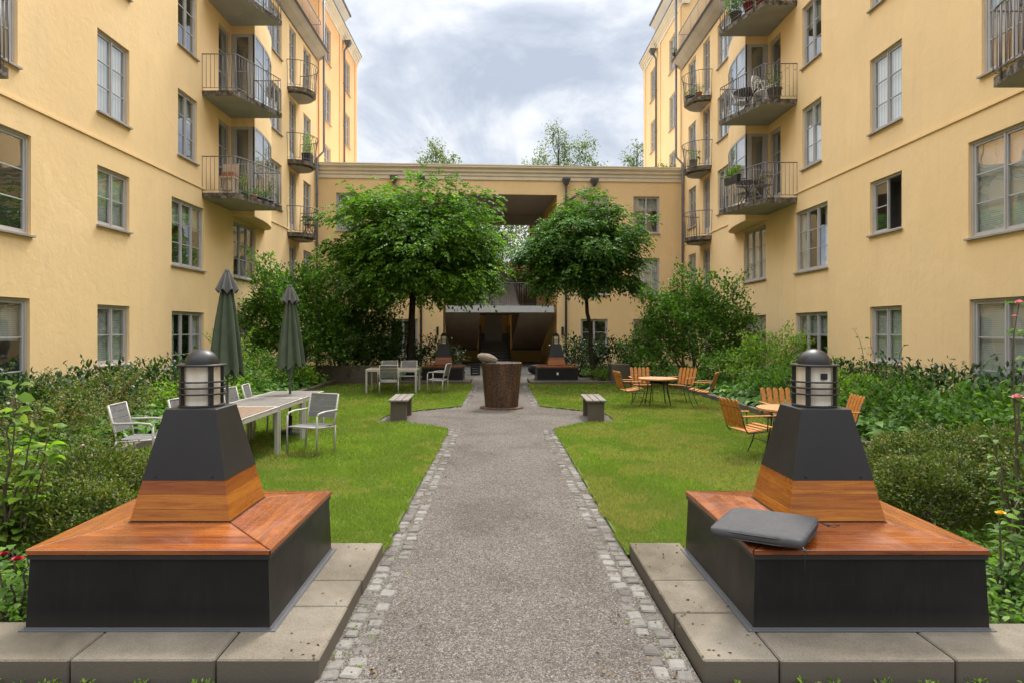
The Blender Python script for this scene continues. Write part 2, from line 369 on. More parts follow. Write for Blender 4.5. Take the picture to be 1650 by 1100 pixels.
# ------------------------------------------------------------------ mesh helpers
class MB:
    def __init__(s): s.v = []; s.f = []; s.mi = []; s.sm = []
    def add(s, vs, fs, mi=0, smooth=False):
        b = len(s.v); s.v += [tuple(v) for v in vs]
        for f in fs: s.f.append(tuple(b + i for i in f)); s.mi.append(mi); s.sm.append(smooth)
    def box(s, x0, x1, y0, y1, z0, z1, mi=0, F=None):
        c = [(x, y, z) for z in (z0, z1) for y in (y0, y1) for x in (x0, x1)]
        if F: c = [F(*p) for p in c]
        s.add(c, [(0, 2, 3, 1), (4, 5, 7, 6), (0, 1, 5, 4), (2, 6, 7, 3), (0, 4, 6, 2), (1, 3, 7, 5)], mi)
    def quad(s, pts, mi=0): s.add(pts, [tuple(range(len(pts)))], mi)
    def frust(s, b, t, mi=0, cap=True):
        """b, t: rings of points with the same length"""
        n = len(b); vs = list(b) + list(t)
        fs = [(i, (i + 1) % n, n + (i + 1) % n, n + i) for i in range(n)]
        if cap: fs += [tuple(reversed(range(n))), tuple(range(n, 2 * n))]
        s.add(vs, fs, mi)
    def rects(s, rings, mi=0):
        """stack of (x0,x1,y0,y1,z)"""
        for a, b in zip(rings[:-1], rings[1:]):
            q = lambda r: [(r[0], r[2], r[4]), (r[1], r[2], r[4]), (r[1], r[3], r[4]), (r[0], r[3], r[4])]
            s.frust(q(a), q(b), mi)
    def tube(s, pts, r, n=6, mi=0, smooth=True, cap=True, F=None):
        pts = [Vector(p) for p in pts]
        rs = r if isinstance(r, (list, tuple)) else [r] * len(pts)
        rings = []; up = None
        for i, p in enumerate(pts):
            d = (pts[min(i + 1, len(pts) - 1)] - pts[max(i - 1, 0)]).normalized()
            if up is None:
                up = Vector((0, 0, 1)) if abs(d.z) < .9 else Vector((1, 0, 0))
            a = d.cross(up).normalized(); b = a.cross(d).normalized(); up = b
            rings.append([p + (a * math.cos(2 * PI * (k + .5) / n) + b * math.sin(2 * PI * (k + .5) / n)) * rs[i] for k in range(n)])
        vs = [v for rg in rings for v in rg]
        if F: vs = [F(*v) for v in vs]
        fs = [(i * n + k, i * n + (k + 1) % n, (i + 1) * n + (k + 1) % n, (i + 1) * n + k) for i in range(len(pts) - 1) for k in range(n)]
        s.add(vs, fs, mi, smooth)
        if cap:
            L = (len(pts) - 1) * n
            s.add([vs[k] for k in range(n)], [tuple(range(n))], mi); s.add([vs[L + k] for k in range(n)], [tuple(range(n))], mi)
    def lathe(s, prof, n=32, c=(0, 0), mi=0, smooth=True):
        vs = [(c[0] + r * math.cos(2 * PI * k / n), c[1] + r * math.sin(2 * PI * k / n), z) for r, z in prof for k in range(n)]
        fs = [(i * n + k, i * n + (k + 1) % n, (i + 1) * n + (k + 1) % n, (i + 1) * n + k) for i in range(len(prof) - 1) for k in range(n)]
        s.add(vs, fs, mi, smooth)
    def prism(s, poly, z0, z1, F=None, mi=0, mi_side=None):
        n = len(poly)
        b = [(p[0], p[1], z0) for p in poly]; t = [(p[0], p[1], z1) for p in poly]
        if F: b = [F(*p) for p in b]; t = [F(*p) for p in t]
        s.add(b, [tuple(reversed(range(n)))], mi); s.add(t, [tuple(range(n))], mi)
        s.add(b + t, [(i, (i + 1) % n, n + (i + 1) % n, n + i) for i in range(n)], mi if mi_side is None else mi_side)
    def sphere(s, c, r, nu=14, nv=8, mi=0, fn=None):
        vs = []
        for j in range(nv + 1):
            th = PI * j / nv
            for i in range(nu):
                ph = 2 * PI * i / nu
                p = Vector((math.sin(th) * math.cos(ph), math.sin(th) * math.sin(ph), math.cos(th)))
                if fn: p = p * fn(p)
                vs.append((c[0] + p.x * r[0], c[1] + p.y * r[1], c[2] + p.z * r[2]))
        fs = [(j * nu + i, (j + 1) * nu + i, (j + 1) * nu + (i + 1) % nu, j * nu + (i + 1) % nu) for j in range(nv) for i in range(nu)]
        s.add(vs, fs, mi, True)
    def build(s, name, mats, parent=None, bevel=0, loc=None, seg=1):
        me = bpy.data.meshes.new(name); me.from_pydata(s.v, [], s.f)
        if not isinstance(mats, (list, tuple)): mats = [mats]
        for m in mats: me.materials.append(M[m] if isinstance(m, str) else m)
        me.polygons.foreach_set('material_index', s.mi); me.polygons.foreach_set('use_smooth', s.sm)
        bm = bmesh.new(); bm.from_mesh(me); bmesh.ops.remove_doubles(bm, verts=bm.verts, dist=1e-5)
        bmesh.ops.recalc_face_normals(bm, faces=bm.faces)
        if bevel:
            es = [e for e in bm.edges if len(e.link_faces) == 2 and e.calc_face_angle(0) > .5]
            bmesh.ops.bevel(bm, geom=es, offset=bevel, segments=seg, affect='EDGES', clamp_overlap=True)
        bm.to_mesh(me); bm.free(); me.update()
        o = bpy.data.objects.new(name, me); COL.objects.link(o)
        if parent:
            o.parent = parent
            if loc is None and parent.get('_world'): o.location = -parent.location
        if loc is not None: o.location = loc
        return o

def tag(o, label=None, cat=None, group=None, kind=None):
    if label: o['label'] = label
    if cat: o['category'] = cat
    if group: o['group'] = group
    if kind: o['kind'] = kind
    return o
def empty(name, loc=(0, 0, 0), rz=0, world=False):
    o = bpy.data.objects.new(name, None); COL.objects.link(o); o.location = loc; o.rotation_euler = (0, 0, rz)
    o.empty_display_size = .2
    if world: o['_world'] = 1
    return o
def copy_tree(o, parent=None):
    c = o.copy(); COL.objects.link(c)
    if parent: c.parent = parent
    for ch in list(o.children): copy_tree(ch, c)
    return c
def struct(o): o['kind'] = 'structure'; return o

# numpy leaf mesh --------------------------------------------------
def unit(a): return a / np.maximum(np.linalg.norm(a, axis=-1, keepdims=True), 1e-9)
def tri_mesh(name, V, T, mat, rnd=None, parent=None, smooth=False):
    me = bpy.data.meshes.new(name)
    me.vertices.add(len(V)); me.vertices.foreach_set('co', V.astype(np.float32).ravel())
    me.loops.add(len(T) * 3); me.loops.foreach_set('vertex_index', T.astype(np.int32).ravel())
    me.polygons.add(len(T)); me.polygons.foreach_set('loop_start', np.arange(0, len(T) * 3, 3, dtype=np.int32))
    me.polygons.foreach_set('loop_total', np.full(len(T), 3, dtype=np.int32))
    if smooth: me.polygons.foreach_set('use_smooth', np.ones(len(T), dtype=bool))
    me.update(calc_edges=True)
    if rnd is not None:
        a = me.attributes.new('rnd', 'FLOAT', 'POINT'); a.data.foreach_set('value', rnd.astype(np.float32))
    me.materials.append(M[mat])
    o = bpy.data.objects.new(name, me); COL.objects.link(o)
    if parent: o.parent = parent
    return o
def leaf_geo(P, D, L, W, fold=.25, droop=.25, roll=None):
    """P base points, D directions, L lengths, W widths -> verts, tris (6 verts, 4 tris per leaf)"""
    n = len(P); D = unit(D)
    up = np.tile([0, 0, 1.], (n, 1)) + NP.normal(0, .35, (n, 3))
    S = unit(np.cross(D, up)); N = unit(np.cross(S, D))
    L = np.broadcast_to(L, (n,))[:, None]; W = np.broadcast_to(W, (n,))[:, None] * .5
    a = P
    m1 = P + D * L * .38; m2 = P + D * L * .72 - N * L * droop * .35
    tip = P + D * L * .97 - N * L * droop
    v = np.stack([a, m1 - S * W + N * W * fold, m1 + S * W + N * W * fold, m2 - S * W * .75 + N * W * fold * .7, m2 + S * W * .75 + N * W * fold * .7, tip], 1)
    base = (np.arange(n) * 6)[:, None, None]
    t = np.array([[0, 1, 2], [1, 3, 2], [2, 3, 4], [3, 5, 4]])[None] + base
    return v.reshape(-1, 3), t.reshape(-1, 3)
def leaf_geo4(P, D, L, W, fold=.3):
    n = len(P); D = unit(D)
    up = np.tile([0, 0, 1.], (n, 1)) + NP.normal(0, .4, (n, 3))
    S = unit(np.cross(D, up)); N = unit(np.cross(S, D))
    L = np.broadcast_to(L, (n,))[:, None]; W = np.broadcast_to(W, (n,))[:, None] * .5
    m = P + D * L * .45 + N * W * fold
    v = np.stack([P, m - S * W, P + D * L - N * L * .15, m + S * W], 1)
    base = (np.arange(n) * 4)[:, None, None]
    t = np.array([[0, 1, 2], [0, 2, 3]])[None] + base
    return v.reshape(-1, 3), t.reshape(-1, 3)
def sph(n): return unit(NP.normal(size=(n, 3)))
M['water'] = simple('still_water', (.22, .22, .21), .06, .05, 3, 0, 60, 1.0)
# ------------------------------------------------------------------ buildings
def wall_sheet(mb, F, u0, u1, z0, z1, holes, depth=.13, mi=0):
    us = sorted({u0, u1} | {min(max(h[i], u0), u1) for h in holes for i in (0, 1)})
    zs = sorted({z0, z1} | {min(max(h[i], z0), z1) for h in holes for i in (2, 3)})
    # keep the cells small enough for the plaster to be lit evenly
    for a, b in zip(us[:-1], us[1:]):
        for c, d in zip(zs[:-1], zs[1:]):
            mu, mz = (a + b) / 2, (c + d) / 2
            if any(h[0] < mu < h[1] and h[2] < mz < h[3] for h in holes): continue
            mb.quad([F(a, 0, c), F(b, 0, c), F(b, 0, d), F(a, 0, d)], mi)
    for h in holes:
        a, b, c, d = h[:4]
        for q in (((a, 0, c), (b, 0, c), (b, -depth, c), (a, -depth, c)), ((a, 0, d), (b, 0, d), (b, -depth, d), (a, -depth, d)),
                  ((a, 0, c), (a, 0, d), (a, -depth, d), (a, -depth, c)), ((b, 0, c), (b, 0, d), (b, -depth, d), (b, -depth, c))):
            mb.quad([F(*p) for p in q], mi)

def window(F, root, u0, u1, z0, z1, cols, rows, kind='dark', name='window', sill=True, door=False, openleaf=None, widths=None):
    f = MB()
    o, c, bar = .050, .042, .022
    e = .002
    # outer frame
    f.box(u0 + e, u0 + o, -.125, -.055, z0 + e, z1 - e, 0, F); f.box(u1 - o, u1 - e, -.125, -.055, z0 + e, z1 - e, 0, F)
    f.box(u0 + o, u1 - o, -.125, -.055, z1 - o, z1 - e, 0, F); f.box(u0 + o, u1 - o, -.125, -.055, z0 + e, z0 + o, 0, F)
    W = u1 - u0 - 2 * o; H0, H1 = z0 + o, z1 - o
    widths = widths or [1 / cols] * cols
    cu = u0 + o
    p = MB()
    for i in range(cols):
        a = cu + .004; cu += W * widths[i]; b = cu - .004
        if openleaf == i:
            # casement swung outwards, hinged on its near edge
            hinge = a if i == 0 else b; sgn = 1 if i == 0 else -1; w = b - a
            ang = -R(55)
            G = lambda u, n, z, hinge=hinge, sgn=sgn, ang=ang: F(hinge + sgn * (u * math.cos(ang)), -.06 + u * math.sin(ang) + n, z)
            f.box(0, c, 0, .04, H0, H1, 0, G); f.box(w - c, w, 0, .04, H0, H1, 0, G)
            f.box(c, w - c, 0, .04, H0, H0 + c, 0, G); f.box(c, w - c, 0, .04, H1 - c, H1, 0, G)
            for r in range(1, rows):
                z = H0 + (H1 - H0) * r / rows; f.box(c, w - c, .01, .03, z - bar / 2, z + bar / 2, 0, G)
            p.quad([G(c, .02, H0 + c), G(w - c, .02, H0 + c), G(w - c, .02, H1 - c), G(c, .02, H1 - c)])
            continue
        f.box(a, a + c, -.115, -.070, H0, H1, 0, F); f.box(b - c, b, -.115, -.070, H0, H1, 0, F)
        lo = H0 + (.35 if door else c)
        f.box(a + c, b - c, -.115, -.070, H0, lo, 0, F); f.box(a + c, b - c, -.115, -.070, H1 - c, H1, 0, F)
        for r in range(1, rows):
            z = lo + (H1 - c - lo) * r / rows; f.box(a + c, b - c, -.108, -.078, z - bar / 2, z + bar / 2, 0, F)
        p.quad([F(a + c, -.093, lo), F(b - c, -.093, lo), F(b - c, -.093, H1 - c), F(a + c, -.093, H1 - c)])
        if i < cols - 1: f.box(cu - .018, cu + .018, -.12, -.050, H0, H1, 0, F)
    w = f.build(name, 'frame', root)
    p.build('pane', 'pane', w, loc=(0, 0, 0))
    if sill:
        s = MB(); s.box(u0 - .04, u1 + .04, -.06, .065, z0 - .035, z0 - .001, 0, F); s.build('sill', 'sillmetal', w, loc=(0, 0, 0))
    if openleaf is not None: kind = 'dark'
    if kind in ('blind', 'curtain'):
        b = MB(); b.quad([F(u0 + .01, -.15, z0), F(u1 - .01, -.15, z0), F(u1 - .01, -.15, z1), F(u0 + .01, -.15, z1)])
        b.build('blind' if kind == 'blind' else 'curtain', kind, w, loc=(0, 0, 0))
    else:
        b = MB(); d0, d1 = -.135, -.75; a0, a1, c0, c1 = u0 - .25, u1 + .25, z0 - .12, z1 + .05
        P = lambda u, n, z: F(u, n, z)
        b.quad([P(a0, d1, c0), P(a1, d1, c0), P(a1, d1, c1), P(a0, d1, c1)])
        for q in (((a0, d0, c0), (a1, d0, c0), (a1, d1, c0), (a0, d1, c0)), ((a0, d0, c1), (a1, d0, c1), (a1, d1, c1), (a0, d1, c1)),
                  ((a0, d0, c0), (a0, d0, c1), (a0, d1, c1), (a0, d1, c0)), ((a1, d0, c0), (a1, d0, c1), (a1, d1, c1), (a1, d1, c0))):
            b.quad([P(*x) for x in q])
        b.build('interior', 'interior', w, loc=(0, 0, 0))
        if kind in ('half', 'side', 'sideblind'):
            b = MB(); zz = z0 if kind != 'half' else z0 + (z1 - z0) * .62
            n = 14; ww = (u1 - u0) * (.24 if kind == 'side' else 1)
            spans = [(u0, u0 + ww), (u1 - ww, u1)] if kind == 'side' else [(u0, u1)]
            for s0, s1 in spans:
                for i in range(n):
                    ua, ub = s0 + (s1 - s0) * i / n, s0 + (s1 - s0) * (i + 1) / n
                    na, nb = -.17 - (.02 if i % 2 else 0), -.17 - (0 if i % 2 else .02)
                    b.quad([F(ua, na, zz), F(ub, nb, zz), F(ub, nb, z1), F(ua, na, z1)])
            b.build('curtain', 'curtain' if kind != 'half' else 'blind', w, loc=(0, 0, 0))
    return w

def rail_path(F, pts, z, h, parent, spacing=.115, bulge=0, post=6, name='railing'):
    """bars, posts, top and bottom rail along a polyline of (u, n)"""
    mb = MB()
    P = [Vector((p[0], p[1])) for p in pts]
    seg = [(b - a).length for a, b in zip(P[:-1], P[1:])]; tot = sum(seg)
    def at(s):
        for i, L in enumerate(seg):
            if s <= L or i == len(seg) - 1:
                d = (P[i + 1] - P[i]).normalized(); return P[i] + d * min(s, L), Vector((d.y, -d.x))
            s -= L
    n = max(2, round(tot / spacing))
    cen = sum(P, Vector((0, 0))) / len(P)
    for i in range(n + 1):
        p, nm = at(tot * i / n)
        if (p - cen).dot(nm) < 0: nm = -nm
        big = (i % post == 0) or i == n
        r = .014 if big else .0075
        zb = z - .10 if big else z + .07
        q = p + nm * .012
        if bulge:
            t = p + nm * bulge
            mb.tube([(q.x, q.y, zb), (q.x, q.y, z + h * .55), ((q.x + t.x) / 2, (q.y + t.y) / 2, z + h * .85), (t.x, t.y, z + h)], r, 4, F=F)
        else: mb.tube([(q.x, q.y, zb), (q.x, q.y, z + h)], r, 4, F=F)
    k = 24
    top = []; bot = []
    for i in range(k + 1):
        p, nm = at(tot * i / k)
        if (p - cen).dot(nm) < 0: nm = -nm
        t = p + nm * (bulge or .012); b = p + nm * .012
        top.append((t.x, t.y, z + h)); bot.append((b.x, b.y, z + .07))
    mb.tube(top, .016, 6, F=F); mb.tube(bot, .009, 4, F=F)
    return mb.build(name, 'rail', parent, loc=(0, 0, 0) if parent.type == 'MESH' else None)

def downpipe(root, pts, r=.055, hopper=None, F=None, mat='pipe', name='downpipe'):
    mb = MB(); mb.tube(pts, r, 10, F=F)
    if hopper:
        x, y, z = hopper
        G = F or (lambda *a: a)
        ring = lambda w, zz: [G(x - w, y - w, zz), G(x + w, y - w, zz), G(x + w, y + w, zz), G(x - w, y + w, zz)]
        mb.frust(ring(.07, z - .22), ring(.17, z)); mb.frust(ring(.17, z), ring(.18, z + .08))
    # brackets
    zs = [p[2] for p in pts]; a, b = min(zs), max(zs)
    p0 = pts[-1]
    z = a + 1
    while z < pts[-2][2] - .3 if len(pts) > 1 else False:
        mb.tube([(p0[0], p0[1], z), (p0[0], p0[1], z + .05)], r + .012, 10, F=F); z += 2.2
    return mb.build(name, mat, root)

def side(sg, W, ky, label, group, kinds, openw=None):
    root = empty('apartment_building', (sg * W, 20 * ky, 0), world=True)
    tag(root, label, 'building', group)
    F = lambda u, n, z: (sg * (W - n), u, z)
    k = lambda *a: tuple(x * ky for x in a)
    Yj = 30.5 * ky if sg > 0 else 29.5
    wins = []   # y0,y1,z0,z1,cols,rows,door
    wins += [(9.6, 11.9, .35, 2.28, 3, 3, 0), (13.9, 15.1, 1.0, 2.25, 2, 2, 0), (17.05, 18.9, .5, 2.2, 3, 3, 0), (21.0, 22.9, .5, 2.2, 3, 3, 0), (26.6, 27.45, .5, 2.2, 2, 3, 0), (28.5, 29.6, .5, 2.2, 2, 3, 0)]
    wins += [(9.6, 11.93, 3.38, 5.12, 3, 3, 0), (13.9, 15.1, 3.88, 5.1, 2, 2, 0), (17.05, 18.9, 3.35, 5.07, 3, 3, 0), (21.0, 22.9, 3.35, 5.09, 3, 3, 0), (26.6, 27.45, 3.3, 5.05, 2, 3, 0), (28.5, 29.6, 3.3, 5.05, 2, 3, 0)]
    for i, dz in enumerate((0, 2.83)):
        wins += [(10.3, 11.6, 6.2 + dz, 7.9 + dz, 2, 3, 0), (13.9, 15.1, 6.2 + dz, 7.9 + dz, 2, 3, 0), (17.38, 18.48, 6.2 + dz, 7.9 + dz, 2, 3, 0)]
    for i, dz in enumerate((0, 2.83, 5.66)):
        wins += [(19.9, 20.75, 5.52 + dz, 7.9 + dz, 1, 3, 1), (24.4, 25.65, 6.18 + dz, 7.88 + dz, 2, 3, 0), (26.6, 27.45, 5.52 + dz, 7.97 + dz, 2, 4, 1), (28.5, 29.6, 6.22 + dz, 7.97 + dz, 2, 3, 0)]
    wins = [(w[0] * ky, w[1] * ky) + w[2:] for w in wins]
    mb = MB()
    ya = 24.0 * ky
    holes = [w for w in wins if w[1] < ya]
    wall_sheet(mb, F, 3.0, ya, -.3, 17.2, holes)
    holes = [w for w in wins if w[0] >= ya]
    wall_sheet(mb, F, ya, Yj, -.3, 13.9, holes)
    # return walls and back, roof
    mb.quad([F(ya, 0, 13.9), F(ya, -9, 13.9), F(ya, -9, 17.2), F(ya, 0, 17.2)])
    mb.quad([F(3, 0, -.3), F(3, -9, -.3), F(3, -9, 17.2), F(3, 0, 17.2)])
    mb.quad([F(3, -9, -.3), F(Yj, -9, -.3), F(Yj, -9, 17.2), F(3, -9, 17.2)])
    mb.build('wall', 'stucco', root)
    # string course: a shallow step in the plaster
    sc = MB(); sc.box(3.0, 20.85 * ky, 0, .022, 5.62, 17.2, 0, F)
    # (the upper plaster stands proud of the lower one) - built only as a thin moulding
    sc = MB(); sc.box(3.0, 19.0 * ky, -.02, .030, 5.60, 5.645, 0, F); sc.box(23.9 * ky, Yj - .01, -.02, .030, 5.60, 5.645, 0, F)
    sc.build('string_course', 'stucco', root)
    rf = MB(); rf.box(3, ya - .01, -9, .35, 17.2, 17.4, 0, F); rf.box(ya, Yj - .005, -9, -.02, 13.92, 14.02, 0, F); rf.build('roof', 'roof', root)
    # cove cornice over the lower, farther part, with the roof terrace rail on it
    cc = MB(); prof = [(0, 13.80), (.10, 13.86), (.26, 13.98), (.38, 14.14), (.42, 14.17)]
    for (a, za), (b, zb) in zip(prof[:-1], prof[1:]):
        cc.quad([F(ya, a, za), F(Yj + .25, a, za), F(Yj + .25, b, zb), F(ya, b, zb)])
    cc.quad([F(Yj + .25, 0, 13.80), F(Yj + .25, .10, 13.86), F(Yj + .25, .26, 13.98), F(Yj + .25, .38, 14.14), F(Yj + .25, .42, 14.17), F(Yj + .25, -.2, 14.17)])
    cc.build('cornice', 'cove', root)
    ce = MB(); ce.box(ya, Yj + .27, -.3, .45, 14.17, 14.22, 0, F); ce.box(ya, Yj, -.01, .03, 13.76, 13.80, 0, F); ce.box(ya, Yj + .28, .40, .49, 14.22, 14.27, 0, F); ce.build('gutter', 'dark_edge', root)
    rail_path(F, [(ya, .30), (Yj - .3, .30), (Yj - .3, -.3)], 14.2, 1.05, root, .13, 0, 8)
    for i, w in enumerate(wins):
        kd = kinds[i % len(kinds)] if not w[6] else random.choice(['dark', 'side'])
        if w[4] == 2 and w[5] == 2: kd = 'blind'
        op = openw if (openw is not None and abs(w[2] - 3.88) < .01) else None
        window(F, root, w[0], w[1], w[2], w[3], w[4], w[5], kd, name='balcony_door' if w[6] else 'window', sill=not w[6], door=bool(w[6]),
               openleaf=op, widths=[.4, .3, .3] if False else None)
    # ---- bay with a flat near face and a curved far side
    yb, ye, dp = 20.82 * ky, 23.8 * ky, .72
    arc = [(yb + (ye - yb) * math.sin(t * PI / 2 / 10), dp * math.cos(t * PI / 2 / 10)) for t in range(11)]
    for fl in range(3):
        zf = 5.5 + 2.83 * fl
        band = MB()
        z0, z1 = (5.18 if fl == 0 else zf - .15), zf + .02
        segs = [(yb, 0)] + arc
        band.prism(segs, z0, z1, F)                                         # floor band
        ins = [(u + (.0 if i else .0), n) for i, (u, n) in enumerate(segs)]
        # parapet under the curved glass
        for (ua, na), (ub, nb) in zip(arc[:-1], arc[1:]):
            band.add([F(ua, na, z1), F(ub, nb, z1), F(ub, nb, z1 + .34), F(ua, na, z1 + .34), F(ua, na - .05, z1), F(ub, nb - .05, z1), F(ub, nb - .05, z1 + .34), F(ua, na - .05, z1 + .34)],
                     [(0, 1, 2, 3), (4, 5, 6, 7), (3, 2, 6, 7)])
        fas = MB(); fas.prism(segs, zf + 2.42, zf + 2.83 - .15 if fl < 2 else 17.2, F)  # fascia over the glass
        band.build('bay', 'stucco', root); fas.build('bay_fascia', 'stucco', root)
        fr = MB(); ps = MB()
        zt = zf + 2.42; zp = zf + .02
        # near (camera-side) face: wide jamb, glazed door leaf, wide jamb
        def G(u, n, z): return F(yb + n, u, z)     # local: u across the face, n into the bay
        fr.box(0.0, .10, 0, .06, zp, zt, 0, G); fr.box(dp - .14, dp, 0, .06, zp, zt, 0, G)
        fr.box(.10, dp - .14, 0, .06, zt - .09, zt, 0, G); fr.box(.10, dp - .14, 0, .06, zp, zp + .22, 0, G)
        fr.box(.10, .16, .01, .05, zp + .22, zt - .09, 0, G); fr.box(dp - .20, dp - .14, .01, .05, zp + .22, zt - .09, 0, G)
        fr.box(.16, dp - .20, .015, .04, zp + 1.25, zp + 1.28, 0, G)
        fr.box(.155, .17, -.03, .01, zp + .95, zp + 1.08, 0, G)
        ps.quad([G(.16, .03, zp + .22), G(dp - .2, .03, zp + .22), G(dp - .2, .03, zt - .09), G(.16, .03, zt - .09)])
        # curved side
        za = zp + .34
        for j, (ua, na) in enumerate(arc[:-1]):
            ub, nb = arc[j + 1]
            if j in (0, 2, 4, 6, 8):
                d = Vector((ub - ua, nb - na)).normalized() * .07
                fr.add([F(ua, na, za), F(ua + d.x, na + d.y, za), F(ua + d.x, na + d.y, zt), F(ua, na, zt), F(ua, na - .05, za), F(ua + d.x, na + d.y - .05, za), F(ua + d.x, na + d.y - .05, zt), F(ua, na - .05, zt)],
                       [(0, 1, 2, 3), (4, 5, 6, 7), (0, 4, 7, 3), (1, 5, 6, 2)])
            i0 = .006
            for z in (za, zt - .06, za + (zt - za) * .34, za + (zt - za) * .67):
                h = .06 if z in (za, zt - .06) else .022
                fr.add([F(ua, na - i0, z), F(ub, nb - i0, z), F(ub, nb - i0, z + h), F(ua, na - i0, z + h), F(ua, na - .04, z), F(ub, nb - .04, z), F(ub, nb - .04, z + h), F(ua, na - .04, z + h)],
                       [(0, 1, 2, 3), (4, 5, 6, 7), (0, 1, 5, 4), (3, 2, 6, 7)])
            ps.quad([F(ua, na - .02, za), F(ub, nb - .02, za), F(ub, nb - .02, zt), F(ua, na - .02, zt)])
        w = fr.build('bay_window', 'frame', root)
        ps.build('pane', 'pane', w, loc=(0, 0, 0))
        ib = MB(); ib.quad([F(yb + .12, -.02, zp), F(yb + .12, dp - .03, zp), F(yb + .12, dp - .03, zt), F(yb + .12, -.02, zt)])
        for (ua, na), (ub, nb) in zip(arc[:-2], arc[1:-1]):
            ib.quad([F(ua, na - .10, zp), F(ub, nb - .10, zp), F(ub, nb - .10, zt), F(ua, na - .10, zt)])
        ib.build('curtain', 'bay_screen', w, loc=(0, 0, 0))
    # ---- large balconies
    for fl in range(3):
        z = 5.35 + 2.82 * fl
        y0, y1 = 18.8 * ky, 20.80 * ky
        poly = [(y0, 0), (y0, .93), (y0 + (y1 - y0) * .35, 1.17), (y0 + (y1 - y0) * .7, 1.38), (y1, 1.56), (y1, 0)]
        b = MB(); b.prism(poly, z, z + .15, F, 0, 1)
        b = b.build('balcony', ['concrete', 'mossy'], root)
        rail_path(F, poly[:5] + [(y1, dp)], z + .15, 1.0, b)
    # near balcony, mirrored
    y0, y1 = 7.7 * ky, 9.83 * ky
    poly = [(y1, 0), (y1, 1.12), (y0 + (y1 - y0) * .5, 1.35), (y0, 1.56), (y0, 0)]
    b = MB(); b.prism(poly, 5.35, 5.5, F, 0, 1); b = b.build('balcony', ['concrete', 'mossy'], root)
    rail_path(F, poly[:4], 5.5, 1.0, b)
    # ---- small rounded balconies
    for fl in range(3):
        z = 5.35 + 2.82 * fl
        yc = 27.15 * ky; hw = .78
        poly = [(yc - hw * math.cos(PI * t / 14), .86 * math.sin(PI * t / 14) ** .8) for t in range(15)]
        b = MB(); b.prism(poly, z, z + .14, F, 0, 1)
        b.prism([(yc + (u - yc) * .86, n * .86) for u, n in poly], z - .09, z, F, 0, 1)
        b = b.build('balcony', ['concrete', 'mossy'], root)
        rail_path(F, poly, z + .14, 1.0, b, .12, .09, 5)
    # downpipe at the junction: runs down from the tall block, jogs, then to the ground
    F2 = lambda x, y, z: (x, y, z)
    xw = sg * (W - .12)
    zc = 9.25
    downpipe(root, [(sg * (W - .28), Yj + .15, 18.0 if sg < 0 else 17.2), (sg * (W - .28), Yj + .15, 9.75), (sg * (W - .10), Yj - .32, 9.3), (sg * (W - .10), Yj - .32, .1)])
    return root, F

kL = ['half', 'blind', 'side', 'dark', 'curtain', 'dark', 'dark', 'blind', 'half', 'dark', 'side', 'dark', 'side', 'curtain', 'half', 'dark', 'curtain', 'dark']
kR = ['blind', 'blind', 'half', 'half', 'dark', 'side', 'blind', 'side', 'side', 'curtain', 'dark', 'half', 'side', 'curtain', 'curtain', 'curtain', 'curtain', 'half']
left_root, FL = side(-1, 8.2, .965, 'pale yellow apartment building with balconies, on the side of the green parasols', 'yellow apartment buildings', kL)
right_root, FR = side(1, 8.5, 1.0, 'pale yellow apartment building with balconies, on the side of the round wooden tables', 'yellow apartment buildings', kR, openw=0)

